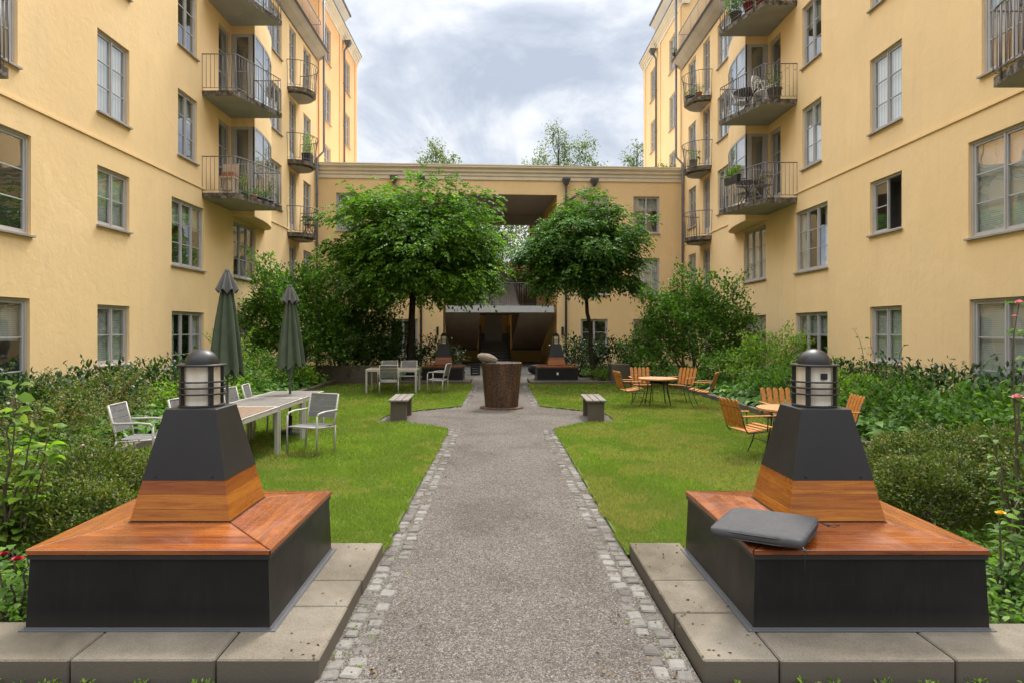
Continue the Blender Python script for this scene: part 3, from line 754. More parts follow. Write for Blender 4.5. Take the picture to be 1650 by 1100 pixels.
def tower(sg, W, Yj, mat, label):
    root = empty('tall_building', (sg * W, Yj + 4, 0), world=True); tag(root, label, 'building', 'tall blocks behind the archway wing')
    Ye = Yj + 8.15
    F = lambda u, n, z: (sg * (W - n), u, z)
    wins = []
    for z in (4.7, 7.5, 10.3):
        pass
    for zt in (16.15, 13.3, 10.45, 7.6):
        wins += [(Yj + 1.25, Yj + 2.45, zt - 1.72, zt, 2, 3), (Yj + 5.35, Yj + 6.55, zt - 1.72, zt, 2, 3)]
    mb = MB(); wall_sheet(mb, F, Yj, Ye, -.3, 17.0, wins)
    mb.quad([F(Ye, 0, -.3), F(Ye, -9, -.3), F(Ye, -9, 17.0), F(Ye, 0, 17.0)])
    mb.quad([F(Yj, 0, 9), F(Yj, -9, 9), F(Yj, -9, 17.0), F(Yj, 0, 17.0)])
    for u in (Yj + .25, Yj + 4.15, Ye - .45):                           # flat pilasters
        mb.box(u, u + (.42 if u != Ye - .45 else .44), -.02, .045, 9.0, 16.9, 0, F)
    mb.build('wall', mat, root)
    for w in wins: window(F, root, *w, 'curtain' if random.random() < .4 else 'side')
    c = MB(); ys = Yj + 4.6
    def mould(a, b, prof, mi):
        for (n0, z0), (n1, z1) in zip(prof[:-1], prof[1:]): c.quad([F(a, n0, z0), F(b, n0, z0), F(b, n1, z1), F(a, n1, z1)], mi)
        c.quad([F(b, n, z) for n, z in prof] + [F(b, -.3, prof[-1][1]), F(b, -.3, prof[0][1])], mi)
        c.quad([F(a, n, z) for n, z in prof] + [F(a, -.3, prof[-1][1]), F(a, -.3, prof[0][1])], mi)
    low = [(0, 16.80), (.05, 16.80), (.05, 16.95), (.10, 16.98), (.10, 17.08), (.17, 17.12), (.17, 17.2), (.26, 17.27), (.26, 17.36)]
    mould(Yj - .1, Ye + .2, low, 0)
    mould(Yj - .1, ys, [(.055, 17.21), (.08, 17.3), (.14, 17.5), (.26, 17.72), (.46, 17.88)], 1)
    c.build('cornice', ['cornice', 'cove_white'], root)
    r = MB(); r.box(Yj - .1, Ye + .2, -9, .28, 17.36, 17.42, 0, F); r.box(Yj - .1, ys, -9, .52, 17.88, 17.98, 0, F); r.box(Yj - .1, ys, -9, .04, 17.42, 17.88, 0, F); r.build('roof', 'roof', root)
    x = sg * (W - .12)
    downpipe(root, [(sg * (W - .2), Yj + 4.95, 16.5), (x, Yj + 4.75, 16.2), (x, Yj + 4.75, 9.1)], .055, (sg * (W - .25), Yj + 4.95, 16.72))
    return root
tower(-1, 8.2, 29.5, 'stucco_orange', 'taller orange plastered block beyond the building with the parasols')
tower(1, 8.5, 30.5, 'stucco', 'taller pale yellow block beyond the building with the round tables')

# ------------------------------------------------------------------ archway wing
th = math.atan2(1.0, 16.7)
wo = Vector((-8.2, 29.5, 0)); U = Vector((math.cos(th), math.sin(th), 0)); Nn = Vector((math.sin(th), -math.cos(th), 0))
FW = lambda u, n, z: tuple(wo + U * u + Nn * n + Vector((0, 0, z)))
LW = 16.73
wing = empty('archway_building', FW(8.36, 0, 0), world=True)
tag(wing, 'low yellow wing closing the courtyard with a tall open archway and stairs', 'building')
pa, pb = 5.65, 10.85                                                      # the archway
cols = [(.85, 2.05), (3.2, 4.5), (11.95, 13.2), (14.4, 15.62)]
wins = []
for z0, z1 in ((6.15, 7.86), (3.3, 5.02), (.5, 2.2)):
    for a, b in cols: wins.append((a, b, z0, z1, 2, 3 if z0 < 6 or True else 2))
ww = [(a, b, c, d, 2, 3) for a, b, c, d, *_ in wins]
mb = MB(); wall_sheet(mb, FW, 0, LW, -.3, 8.55, ww + [(pa, pb, -.31, 7.88)], .13)
mb.build('wall', 'stucco', wing)
kk = ['side', 'blind', 'half', 'half', 'dark', 'side', 'half', 'curtain', 'dark', 'dark', 'dark', 'dark']
for w, kd in zip(ww, kk): window(FW, wing, *w, kd)
c = MB(); prof = [(0, 8.52), (.05, 8.52), (.05, 8.66), (.09, 8.70), (.09, 8.80), (.16, 8.86), (.16, 8.96), (.26, 9.04), (.26, 9.12)]
for (n0, z0), (n1, z1) in zip(prof[:-1], prof[1:]): c.quad([FW(.0, n0, z0), FW(LW, n0, z0), FW(LW, n1, z1), FW(.0, n1, z1)])
c.build('cornice', 'cornice', wing)
r = MB(); r.box(.0, LW, -8.2, .28, 9.12, 9.16, 0, FW); r.build('roof', 'cornice', wing)
# archway inside: ceiling, side walls
iw = MB()
iw.quad([FW(pa, -.13, 7.88), FW(pb, -.13, 7.88), FW(pb, -8.0, 7.88), FW(pa, -8.0, 7.88)], 1)
for u in (pa, pb):
    iw.quad([FW(u, -.13, -.3), FW(u, -8.1, -.3), FW(u, -8.1, 7.88), FW(u, -.13, 7.88)], 0)
iw.box(pa, pb, -5.6, -5.4, 7.35, 7.878, 1, FW)
iw.box(pa + .01, pa + .45, -8.0, -7.7, 5.2, 7.87, 0, FW); iw.box(pb - .45, pb - .01, -8.0, -7.7, 5.2, 7.87, 0, FW)
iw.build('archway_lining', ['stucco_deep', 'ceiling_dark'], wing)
# back and sides of the wing (solid behind)
bk = MB(); bk.quad([FW(0, -8.1, 0), FW(pa, -8.1, 0), FW(pa, -8.1, 9.1), FW(0, -8.1, 9.1)]); bk.quad([FW(pb, -8.1, 0), FW(LW, -8.1, 0), FW(LW, -8.1, 9.1), FW(pb, -8.1, 9.1)])
bk.quad([FW(pa, -8.1, 7.89), FW(pb, -8.1, 7.89), FW(pb, -8.1, 9.1), FW(pa, -8.1, 9.1)]); bk.build('rear_wall', 'stucco', wing)
# stairs: landing across the arch, side flights going down to the rear, central flight up to the street
cu = 8.25; hw = .80
ld = MB(); ld.box(pa + .14, pb - .14, -1.9, .02, 2.50, 2.80, 0, FW); ld.build('landing', 'landing', wing)
rail = MB()
rail_path(FW, [(pa + .15, -.03), (pb - .15, -.03)], 2.80, 1.05, wing, .11, 0, 8)
up = MB(); n = 15
for i in range(n):
    d = -1.9 - i * .37; z = 2.8 + (i + 1) * .16
    up.box(cu - hw - .35, cu + hw + .25, d - .40, d, z - .17, z, 0, FW)
up.box(cu - hw - .35, cu + hw + .25, -8.6, -7.45, 5.0, 5.2, 0, FW)
up.build('upper_flight', 'stair_stone', wing)
rr = MB()
for s in (cu - hw - .30, cu + hw + .20):
    for i in range(0, n + 1, 1):
        d = -1.9 - i * .37; z = 2.8 + i * .16
        rr.tube([(s, d, z), (s, d, z + 1.0)], .011, 4, F=FW)
    rr.tube([(s, -1.9, 3.82), (s, -1.9 - n * .37, 3.82 + n * .16)], .025, 6, F=FW)
rr.build('handrail', 'black', wing)
for a, b in ((pa + .06, cu - hw - .12), (cu + hw + .12, pb - .06)):
    fl = MB()
    P = [FW(a, -.15, 2.5), FW(b, -.15, 2.5), FW(b, -5.2, .72), FW(a, -5.2, .72)]
    Q = [FW(a, -.15, 2.62), FW(b, -.15, 2.62), FW(b, -5.2, .84), FW(a, -5.2, .84)]
    fl.frust(P, Q)
    fl.build('lower_flight', 'brown_soffit', wing)
    e = MB(); e.box(a, b, -5.32, -5.20, .62, .74, 0, FW); e.build('flight_beam', 'black', wing)
    e = MB(); e.box(a + .01, b - .01, -5.6, -5.25, -.1, .62, 0, FW); e.build('pier', 'stucco_deep', wing)
# central recess: grey dado, ochre wall, door, steps
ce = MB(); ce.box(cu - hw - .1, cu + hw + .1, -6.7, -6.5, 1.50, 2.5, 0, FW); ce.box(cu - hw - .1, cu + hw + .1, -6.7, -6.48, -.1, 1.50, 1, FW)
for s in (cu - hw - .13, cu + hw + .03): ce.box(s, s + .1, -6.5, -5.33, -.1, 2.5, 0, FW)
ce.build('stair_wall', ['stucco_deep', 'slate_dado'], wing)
d = MB(); d.box(cu - .48, cu + .48, -6.47, -6.42, 1.05, 2.5, 0, FW); d.box(cu - .44, cu + .44, -6.42, -6.41, 1.09, 2.46, 0, FW)
dd = d.build('door', 'door_grey', wing, .004); h = MB(); h.tube([(cu + .36, -6.36, 1.85), (cu + .26, -6.36, 1.85)], .012, 6, F=FW); h.build('handle', 'black', dd, loc=(0, 0, 0))
st = MB()
for i in range(6): st.box(cu - hw + .02, cu + hw - .02, -6.47, -4.6 - i * .3, i * .17 - .02, (i + 1) * .17, 0, FW)
st.build('entrance_steps', 'slate_dado', wing)
ps = MB()
for s in (cu - hw + .03, cu + hw - .03):
    ps.tube([(s, -4.5, 0), (s, -4.5, 1.95)], .03, 8, F=FW); ps.tube([(s, -4.5, 1.0), (s, -6.4, 1.9)], .02, 6, F=FW)
for s in (pa + .18, pb - .18): ps.tube([(s, -.3, 3.7), (s, -5.3, 1.9)], .025, 6, F=FW)
ps.build('handrail', 'black', wing)
for s in (pa + .2, pb - .2):
    l = MB(); l.box(s - .05, s + .05, .0, .09, 1.45, 1.85, 0, lambda u, n, z, s=s: FW(u + (-.45 if s < 8 else .45), n, z)); l.build('wall_lamp', 'black', wing, .015)
# hoppers and pipes
for s, jog in ((4.66, 0), (3.45, 1), (11.25, 0), (12.55, -1)):
    if jog == 0: downpipe(wing, [(s, .16, 8.45), (s, .12, 8.2), (s, .12, .05)], .055, (s, .17, 8.52), FW)
    else:
        t = 4.66 if jog == 1 else 11.25
        downpipe(wing, [(s, .16, 8.45), (s, .14, 8.2), ((s + t) / 2, .14, 7.95), (t + .03 * -jog, .13, 7.55)], .055, (s, .17, 8.52), FW)
# iron gate leaf at the head of the stairs
g = empty('iron_gate', FW(8.1, -7.2, 5.2), th); tag(g, 'black iron gate standing open at the top of the archway stairs', 'gate')
mb = MB()
for x in (0, .72): mb.box(x - .03, x + .03, -.03, .03, -.03, 1.95)
for z in (.1, .95, 1.9): mb.box(.03, .69, -.02, .02, z - .025, z + .025)
mb.build('gate_frame', 'black', g)
mb = MB(); mb.box(.03, .69, -.008, .008, .975, 1.875); mb.build('gate_panel', 'slate_dado', g)
mb = MB()
for i in range(6): mb.tube([(.1 + i * .1, 0, .1), (.1 + i * .1, 0, .95)], .009, 4)
mb.tube([(.03, 0, .12), (.69, 0, .93)], .009, 4); mb.tube([(.69, 0, .12), (.03, 0, .93)], .009, 4)
mb.build('gate_bars', 'black', g)
fe = empty('iron_fence', FW(8.95, -7.4, 5.2), th); tag(fe, 'black iron lattice fence beside the gate above the archway stairs', 'fence')
mb = MB()
for i in range(7): mb.tube([(i * .15, 0, 0), (i * .15, 0, 1.9 if i % 2 else 1.1)], .012, 4)
for i in range(6): mb.tube([(i * .15, 0, .15), (i * .15 + .15, 0, .95)], .008, 4); mb.tube([(i * .15, 0, .95), (i * .15 + .15, 0, .15)], .008, 4)
mb.tube([(0, 0, 1.1), (.9, 0, 1.1)], .015, 4); mb.build('fence_bars', 'black', fe)

# ------------------------------------------------------------------ things beyond the archway
mb = MB(); mb.box(-60, 60, 38.9, 140, 5.0, 5.2); struct(mb.build('upper_street', 'sett_paving'))
mb = MB(); mb.box(-60, 60, 38.7, 38.9, -.3, 5.19); struct(mb.build('terrace_edge', 'slab'))
hs = empty('street_house', (1, 78, 5.2)); tag(hs, 'orange plastered house seen through the archway behind the gate', 'building')
mb = MB(); mb.box(-14, 14, 0, 8, 0, 4.4); hw_ = mb.build('wall', 'orange_brick', hs)
mb = MB(); mb.frust([(-14.4, -.4, 4.4), (14.4, -.4, 4.4), (14.4, 8.4, 4.4), (-14.4, 8.4, 4.4)], [(-12, 3.5, 7.6), (12, 3.5, 7.6), (12, 4.5, 7.6), (-12, 4.5, 7.6)]); mb.build('roof', 'metal_light', hs)
for i in range(9):
    wm = MB(); x = -12 + i * 3; wm.box(x, x + 1.1, -.05, .02, 1.2, 2.9); w = wm.build('window', 'frame', hs); pm = MB(); pm.box(x + .1, x + 1.0, -.07, -.055, 1.3, 2.8); pm.build('pane', 'slate_dado', w)

# ------------------------------------------------------------------ ground
def sheet(name, pts, z, mat, rough=0):
    from mathutils.geometry import tessellate_polygon
    mb = MB(); v = [Vector((x, y, z)) for x, y in pts]
    for t in tessellate_polygon([v]): mb.add([v[i] for i in t], [(0, 1, 2)])
    return struct(mb.build(name, mat))
sheet('ground', [(-600, -300), (600, -300), (600, 900), (-600, 900)], -.04, 'soil')
PATH = [(-.92, 3.25), (-.90, 11.45), (-1.73, 12.28), (-2.33, 12.28), (-2.26, 13.35), (-1.86, 13.95), (-.88, 14.84), (-.82, 20.8), (-1.1, 20.8), (-1.1, 22.9), (1.15, 22.9), (1.15, 20.8), (.87, 20.8),
        (.93, 14.84), (1.86, 13.95), (2.20, 13.44), (2.20, 12.3), (1.6, 12.28), (.95, 11.45), (1.0, 3.25)]
sheet('gravel_path', PATH, 0.0, 'gravel')
sheet('front_paving', [(-6, .8), (6, .8), (6, 3.25), (-6, 3.25)], -.006, 'gravel')
LAWNL = [(-.90, 5.05), (-.89, 11.45), (-1.73, 12.28), (-2.33, 12.28), (-2.25, 13.35), (-1.86, 13.95), (-.87, 14.84), (-.81, 20.75), (-5.25, 20.75), (-5.25, 5.05)]
LAWNR = [(.98, 5.05), (.94, 11.45), (1.6, 12.28), (2.19, 12.3), (2.19, 13.44), (1.86, 13.95), (.92, 14.84), (.86, 20.75), (5.15, 20.75), (5.35, 5.05)]
sheet('lawn', LAWNL, .022, 'turf'); sheet('lawn', LAWNR, .022, 'turf')
sheet('planting_bed', [(-8.25, 1.5), (-5.25, 1.5), (-5.25, 20.75), (-8.25, 20.75)], .05, 'moss_ground')
sheet('planting_bed', [(8.55, 1.5), (5.30, 1.5), (5.20, 20.75), (8.55, 20.75)], .05, 'moss_ground')
sheet('planting_bed', [(-5.25, 3.3), (-2.6, 3.3), (-2.6, 5.0), (-5.25, 5.0)], .02, 'moss_ground')
sheet('planting_bed', [(5.30, 3.3), (2.6, 3.3), (2.6, 5.0), (5.30, 5.0)], .02, 'moss_ground')
sheet('planting_bed', [(-8.25, 20.95), (-2.95, 20.95), (-2.95, 29.5), (-8.25, 29.2)], .09, 'moss_ground')
sheet('planting_bed', [(8.55, 20.95), (2.95, 20.95), (2.95, 30.1), (8.55, 30.2)], .09, 'moss_ground')
sheet('courtyard_paving', [(-2.95, 22.9), (2.95, 22.9), (2.95, 38.8), (-2.95, 38.8)], .004, 'sett_paving')

# individual setts: two courses along each edge of the path, a course along the bench arms, rows in front
def setts(name, spots, mat='sett'):
    mb = MB(); rn = []
    for (x, y, w, l, a) in spots:
        z = random.uniform(-.001, .013); tx, ty = random.uniform(-.07, .07), random.uniform(-.05, .05)
        w *= random.uniform(.70, .97); l *= random.uniform(.70, .95); a += random.uniform(-.16, .16); x += random.uniform(-.008, .008)
        ca, sa = math.cos(a), math.sin(a); r = .16
        oc = [(-1 + r, -1), (1 - r, -1), (1, -1 + r), (1, 1 - r), (1 - r, 1), (-1 + r, 1), (-1, 1 - r), (-1, -1 + r)]
        oc = [(px + random.uniform(-.08, .08), py + random.uniform(-.08, .08)) for px, py in oc]
        def ring(s, zz): return [(x + (px * w / 2 * s) * ca - (py * l / 2 * s) * sa, y + (px * w / 2 * s) * sa + (py * l / 2 * s) * ca, zz + px * tx * w / 2 + py * ty * l / 2) for px, py in oc]
        b = len(mb.v); A, B, C = ring(1, -.05), ring(1, z - .008), ring(.80, z)
        n = 8
        mb.add(A + B + C, [(i, (i + 1) % n, n + (i + 1) % n, n + i) for i in range(n)] + [(n + i, n + (i + 1) % n, 2 * n + (i + 1) % n, 2 * n + i) for i in range(n)] + [tuple(range(2 * n, 3 * n))])
        rn += [random.random()] * 24
    me = bpy.data.meshes.new(name); me.from_pydata(mb.v, [], mb.f); a = me.attributes.new('rnd', 'FLOAT', 'POINT'); a.data.foreach_set('value', rn)
    me.materials.append(M[mat]); o = bpy.data.objects.new(name, me); COL.objects.link(o); return struct(o)
sp = []
for sgn, e0, e1 in ((-1, -.91, -.875), (1, .985, .925)):
    for c in (0, 1):
        y = 3.32 + c * .03
        while y < 20.7:
            if not 11.5 < y < 14.8:
                t = (y - 3.3) / 17; x = e0 + (e1 - e0) * t - sgn * (.055 + c * .108)
                if c == 0 or random.random() < (.92 if y < 12 else .85): sp.append((x, y, .105, .115, 0))
            y += .113
for pts in ([(-.90, 11.45), (-1.73, 12.28), (-2.33, 12.28), (-2.26, 13.35), (-1.86, 13.95), (-.88, 14.84)], [(.95, 11.45), (1.6, 12.28), (2.20, 12.3), (2.20, 13.44), (1.86, 13.95), (.93, 14.84)]):
    for (ax, ay), (bx, by) in zip(pts[:-1], pts[1:]):
        L = math.hypot(bx - ax, by - ay); n = int(L / .115); a = math.atan2(by - ay, bx - ax)
        for i in range(n):
            if random.random() < .85: sp.append((ax + (bx - ax) * (i + .5) / n, ay + (by - ay) * (i + .5) / n, .112, .10, a))
for row in range(5):
    y = 3.17 - row * .118
    x = -3.6 + random.random() * .1
    while x < 3.8:
        w = random.uniform(.11, .15); sp.append((x + w / 2, y, w, .115, 0)); x += w
setts('sett_edging', sp)

# loose stones lying on the gravel close to the camera
n = 34000
y = 3.3 + (NP.random_sample(n) ** 1.7) * 6; x = NP.uniform(-.86, .94, n)
s = NP.uniform(.002, .0055, n) * np.where(NP.random_sample(n) < .03, 1.6, 1)
base = np.array([[1, 0, 0], [0, 1, 0], [-1, 0, 0], [0, -1, 0], [0, 0, .7], [0, 0, -.3]])
jit = NP.uniform(.65, 1.35, (n, 6, 1)); ang = NP.uniform(0, 2 * PI, n)
V = base[None] * jit * s[:, None, None]
ca, sa = np.cos(ang)[:, None], np.sin(ang)[:, None]
V = np.stack([V[..., 0] * ca - V[..., 1] * sa, V[..., 0] * sa + V[..., 1] * ca, V[..., 2]], -1) + np.stack([x, y, np.full(n, .001)], 1)[:, None]
T = np.array([[0, 1, 4], [1, 2, 4], [2, 3, 4], [3, 0, 4]])[None] + (np.arange(n) * 6)[:, None, None]
o = tri_mesh('loose_gravel', V.reshape(-1, 3), T.reshape(-1, 3), 'pebble', np.repeat(NP.random_sample(n), 6))
tag(o, 'loose grey and brown gravel stones lying on the path', 'gravel', kind='stuff')

# slab platforms --------------------------------------------------
def slabs(name, label, rects, z=.1, zb=-.03, group=None):
    r0 = rects[0]; root = empty(name, ((r0[0] + r0[1]) / 2, (r0[2] + r0[3]) / 2, 0), world=True); tag(root, label, 'stone platform', group)
    for (a, b, c, d) in rects:
        mb = MB(); mb.box(a + .004, b - .004, c + .004, d - .004, zb, z + random.uniform(-.002, .002)); mb.build('paving_slab', 'slab', root, .008)
    return root
slabs('slab_platform', 'L-shaped concrete slab platform under the near lamp bench without a cushion',
      [(-1.42, -.90, 3.28, 3.92), (-1.42, -.905, 3.92, 4.33), (-1.42, -.90, 4.33, 5.1), (-2.15, -1.42, 3.28, 3.72), (-3.05, -2.15, 3.28, 3.72), (-4.1, -3.05, 3.28, 3.72), (-2.62, -1.42, 3.72, 4.95)], group='slab platforms')
slabs('slab_platform', 'L-shaped concrete slab platform under the near lamp bench with the grey cushion',
      [(1.015, 1.40, 3.28, 3.83), (1.005, 1.40, 3.83, 4.33), (1.0, 1.40, 4.33, 5.1), (1.40, 2.28, 3.28, 3.70), (2.28, 3.05, 3.28, 3.70), (3.05, 4.1, 3.28, 3.70), (1.40, 2.66, 3.70, 4.95)], group='slab platforms')
slabs('slab_platform', 'low slab platform far off under the lamp bench beside the sun-bleached chairs',
      [(-3.2, -2.0, 20.8, 22.7), (-2.0, -.93, 20.8, 22.7)], group='slab platforms')
slabs('slab_platform', 'low slab platform far off under the lamp bench beside the slender tree trunk',
      [(.95, 2.0, 20.8, 22.7), (2.0, 3.2, 20.8, 22.7), (3.2, 4.4, 20.8, 21.2)], group='slab platforms')
# bed kerbs
for sg, lab, ys in ((-1, 'low stone kerb between lawn and the bed behind the parasols', [5.6, 20.7]), (1, 'low stone kerb between lawn and the hosta bed by the round tables', [5.6, 20.7])):
    root = empty('bed_kerb', (sg * 5.25, 12, 0), world=True); tag(root, lab, 'kerb', 'garden bed kerbs')
    y = ys[0]
    while y < ys[1]:
        L = random.uniform(1.1, 1.6); mb = MB(); j = random.uniform(-.012, .012); x = sg * (5.27 + (.06 if y < 9 else 0) * sg)
        mb.box(x - .08 + j, x + .08 + j, y + .006, min(y + L, ys[1] + .3), -.02, .15 + random.uniform(-.01, .01)); mb.build('kerb_stone', 'slab', root, .012); y += L
for nm, lab, b in (('retaining_wall', 'low stained concrete planter wall behind the far metal table', (-6.2, -3.25, 20.86, 21.1, -.02, .60)),
                   ('retaining_wall', 'short concrete planter wall end behind the far round table', (3.55, 4.15, 20.86, 21.4, -.02, .64))):
    mb = MB(); mb.box(*b); tag(mb.build(nm, 'slab', None, .015), lab, 'wall')

# ------------------------------------------------------------------ lamp benches
def lamp_bench(loc, label, sx=1):
    root = empty('lamp_bench', loc); tag(root, label, 'lamp bench', 'lamp benches at the corners of the lawns')
    h = .66
    mb = MB(); mb.rects([(-h + .004, h - .004, -h + .004, h - .004, .0), (-h + .018, h - .018, -h + .018, h - .018, .39)])
    mb.build('base', 'sheet', root)
    fl = MB(); fl.rects([(-h - .028, h + .028, -h - .010, h + .028, .0), (-h - .028, h + .028, -h - .010, h + .028, .006)]); fl.rects([(-h - .004, h + .004, -h - .001, h + .004, .006), (-h + .002, h - .002, -h + .002, h - .002, .020)]); fl.build('base_flange', 'metal_light', root)
    rm = MB(); rm.rects([(-h + .008, h - .008, -h + .008, h - .008, .39), (-h + .008, h - .008, -h + .008, h - .008, .413)]); rm.build('base_trim', 'black', root)
    zo, zi, th_ = .445, .497, .030
    for q in range(4):
        a = q * PI / 2; c, s = round(math.cos(a)), round(math.sin(a))
        g = .0045; i = .24
        rot = lambda x, y, z: (x * c - y * s, x * s + y * c, z)
        b = [(-h + g, -h, zo - th_), (h - g, -h, zo - th_), (i - g, -i, zi - th_), (-i + g, -i, zi - th_)]
        t = [(x, y, z + th_) for x, y, z in b]
        mb = MB(); mb.frust([rot(*p) for p in b], [rot(*p) for p in t]); mb.build('seat_board', 'wood_x' if q % 2 == 0 else 'wood_y', root, .004)
    mb = MB(); mb.frust([(-h + .02, -h + .02, zo - .012), (h - .02, -h + .02, zo - .012), (h - .02, h - .02, zo - .012), (-h + .02, h - .02, zo - .012)], [(-.26, -.26, zi - .006), (.26, -.26, zi - .006), (.26, .26, zi - .006), (-.26, .26, zi - .006)]); mb.build('gap_shade_sheet', 'black', root)  # black sheet added under the boards so the mitre gaps look dark
    w0, w1, zt0, zt1 = .300, .246, .4955, .735
    mb = MB(); mb.rects([(-w0, w0, -w0, w0, .486), (-w0, w0, -w0, w0, zt0 - .002)]); mb.build('plinth_trim', 'black', root)
    mb = MB(); mb.rects([(-w0 + .004, w0 - .004, -w0 + .004, w0 - .004, zt0), (-w1, w1, -w1, w1, zt1)]); mb.build('wooden_plinth', 'wood_band', root, .002)
    a, b_ = w1 + .004, .158
    mb = MB(); mb.rects([(-a, a, -a, a, zt1 - .004), (-b_, b_, -b_, b_, 1.150), (-b_ + .01, b_ - .01, -b_ + .01, b_ - .01, 1.156)])
    for sx_ in (-.17, .17):
        mb.sphere((sx_, -a - .001, zt1 + .018), (.006, .004, .006), 6, 4)
    mb.build('hood', 'metal', root, .004)
    mb = MB(); z0, z1 = 1.156, 1.425
    mb.lathe([(0, z0), (.135, z0), (.135, z0 + .012), (0, z0 + .012)], 32); mb.lathe([(0, z1 - .012), (.148, z1 - .012), (.148, z1), (0, z1)], 32)
    for zz in (1.238, 1.278, 1.316):
        mb.lathe([(.130, zz - .005), (.146, zz - .005), (.146, zz + .005), (.130, zz + .005), (.130, zz - .005)], 32)
    for q in range(4):
        an = PI / 4 + q * PI / 2 + .05
        G = lambda u, n, z, an=an: (math.cos(an) * n - math.sin(an) * u, math.sin(an) * n + math.cos(an) * u, z)
        mb.box(-.013, .013, .116, .136, z0 + .012, z1 - .012, 0, G)
    lp = mb.build('lamp', 'metal', root)
    mb = MB(); mb.lathe([(.108, z0 + .012), (.108, z1 - .012)], 32); mb.build('lamp_glass', 'lens', lp)
    mb = MB(); mb.lathe([(.102 * math.cos(t * PI / 16), z1 + .098 * math.sin(t * PI / 16)) for t in range(9)], 32); mb.build('lamp_cap', 'metal', lp)
    return root
b0 = lamp_bench((-1.925, 4.255, .1), 'near lamp bench with bare varnished seat, lantern tower and no cushion'); b0.scale = (1.02, 1, 1)
b1 = copy_tree(b0); b1.location = (2.035, 4.255, .1); b1.scale = (.985, 1, 1); b1.rotation_euler.z = 0
b1['label'] = 'near lamp bench carrying a grey cushion on its varnished wooden seat'
lamp1 = [c for c in b1.children if c.name.startswith('lamp')][0]
mb = MB(); mb.box(-.012, .028, -.122, -.104, 1.335, 1.372); mb.build('sensor', 'black', lamp1, .003)
b2 = copy_tree(b0); b2.location = (-1.84, 21.75, .1); b2.scale = (1, 1, 1); b2['label'] = 'far lamp bench in front of the archway, partly behind a cream chair'
b3 = copy_tree(b0); b3.location = (1.86, 21.75, .1); b3.scale = (1, 1, 1); b3['label'] = 'far lamp bench in front of the archway with a small pale socket on its front'
mb = MB(); mb.box(-.03, .03, -.685, -.655, .19, .27); mb.build('socket', 'white', b3, .006)
# dent on the near bench's front
# cushion
def cushion():
    n = 28; vs = []; W, D, T = .50, .46, .050
    for k in (0, 1):
        for j in range(n + 1):
            for i in range(n + 1):
                u, v = i / n * 2 - 1, j / n * 2 - 1
                e = (1 - abs(u) ** 5) * (1 - abs(v) ** 5)
                puff = .020 * (1 - u * u) ** .7 * (1 - v * v) ** .7 if k else -.004
                wr = 0
                if k:
                    for (ea, fr) in ((abs(v + 1), u), (abs(1 - u), v)):
                        wr += .0028 * math.exp(-ea * 5) * math.sin(fr * 31 + 2 * math.sin(fr * 7)) * (1 - fr * fr)
                sf = (max(0, 1 - u ** 4) * max(0, 1 - v ** 4)) ** .5; z = (T * .40 + (T * .10 + .012) * sf + wr) if k else -T * .36 - T * .14 * sf ** .5
                r = 1 - .05 * (abs(u) ** 6 * abs(v) ** 6) + .012 * math.sin(3 * u + 2 * v) * (abs(u) ** 4 + abs(v) ** 4) * .5
                vs.append((u * W / 2 * r, v * D / 2 * r, z))
    m = (n + 1) ** 2; fs = []
    for k in (0, 1):
        for j in range(n):
            for i in range(n):
                a = k * m + j * (n + 1) + i; q = (a, a + 1, a + n + 2, a + n + 1); fs.append(q if k else q[::-1])
    edge = [i for i in range(n + 1)] + [j * (n + 1) + n for j in range(1, n + 1)] + [n * (n + 1) + i for i in range(n - 1, -1, -1)] + [j * (n + 1) for j in range(n - 1, 0, -1)]
    for a, b in zip(edge, edge[1:] + edge[:1]): fs.append((a, b, b + m, a + m))
    mb = MB(); mb.add(vs, fs, 0, True)
    root = empty('seat_cushion', (1.53, 3.805, .618)); tag(root, 'dark grey square seat cushion lying askew on the near lamp bench', 'cushion')
    root.rotation_euler = (R(3), R(-2), R(-37))
    root.location = (1.535, 3.80, .612)
    c = mb.build('cushion_body', 'cushion', root)
    mb = MB()
    for z in (.018, -.018):
        mb.tube([(a_ * (1 - .05 * (abs(b_) > .9)), c_, z) for a_, b_, c_ in [(-.24, 1, -.22), (-.1, 0, -.231), (.1, 0, -.231), (.24, 1, -.22), (.251, 0, -.1), (.251, 0, .1), (.24, 1, .22), (.1, 0, .231), (-.1, 0, .231), (-.24, 1, .22), (-.251, 0, .1), (-.251, 0, -.1), (-.24, 1, -.22)]], .0028, 6)
    mb.build('piping', 'cushion', c)
    t = MB()
    t.tube([(.25, .23, -.01), (.29, .25, -.025), (.31, .29, -.028), (.34, .28, -.030)], .0022, 5); t.tube([(.25, .23, -.01), (.285, .235, -.028), (.32, .25, -.03), (.335, .31, -.03)], .0022, 5); t.sphere((.285, .243, -.022), (.009, .009, .007), 8, 5)
    t.build('tie', 'black', root)
    t = MB()
    t.tube([(.25, -.23, -.005), (.262, -.245, -.03), (.262, -.25, -.09), (.256, -.252, -.14)], .0022, 5); t.tube([(.25, -.23, -.005), (.27, -.24, -.03), (.285, -.23, -.05)], .0028, 5); t.sphere((.262, -.243, -.018), (.006, .006, .006), 8, 5)
    t.build('tie', 'black', root)
cushion()

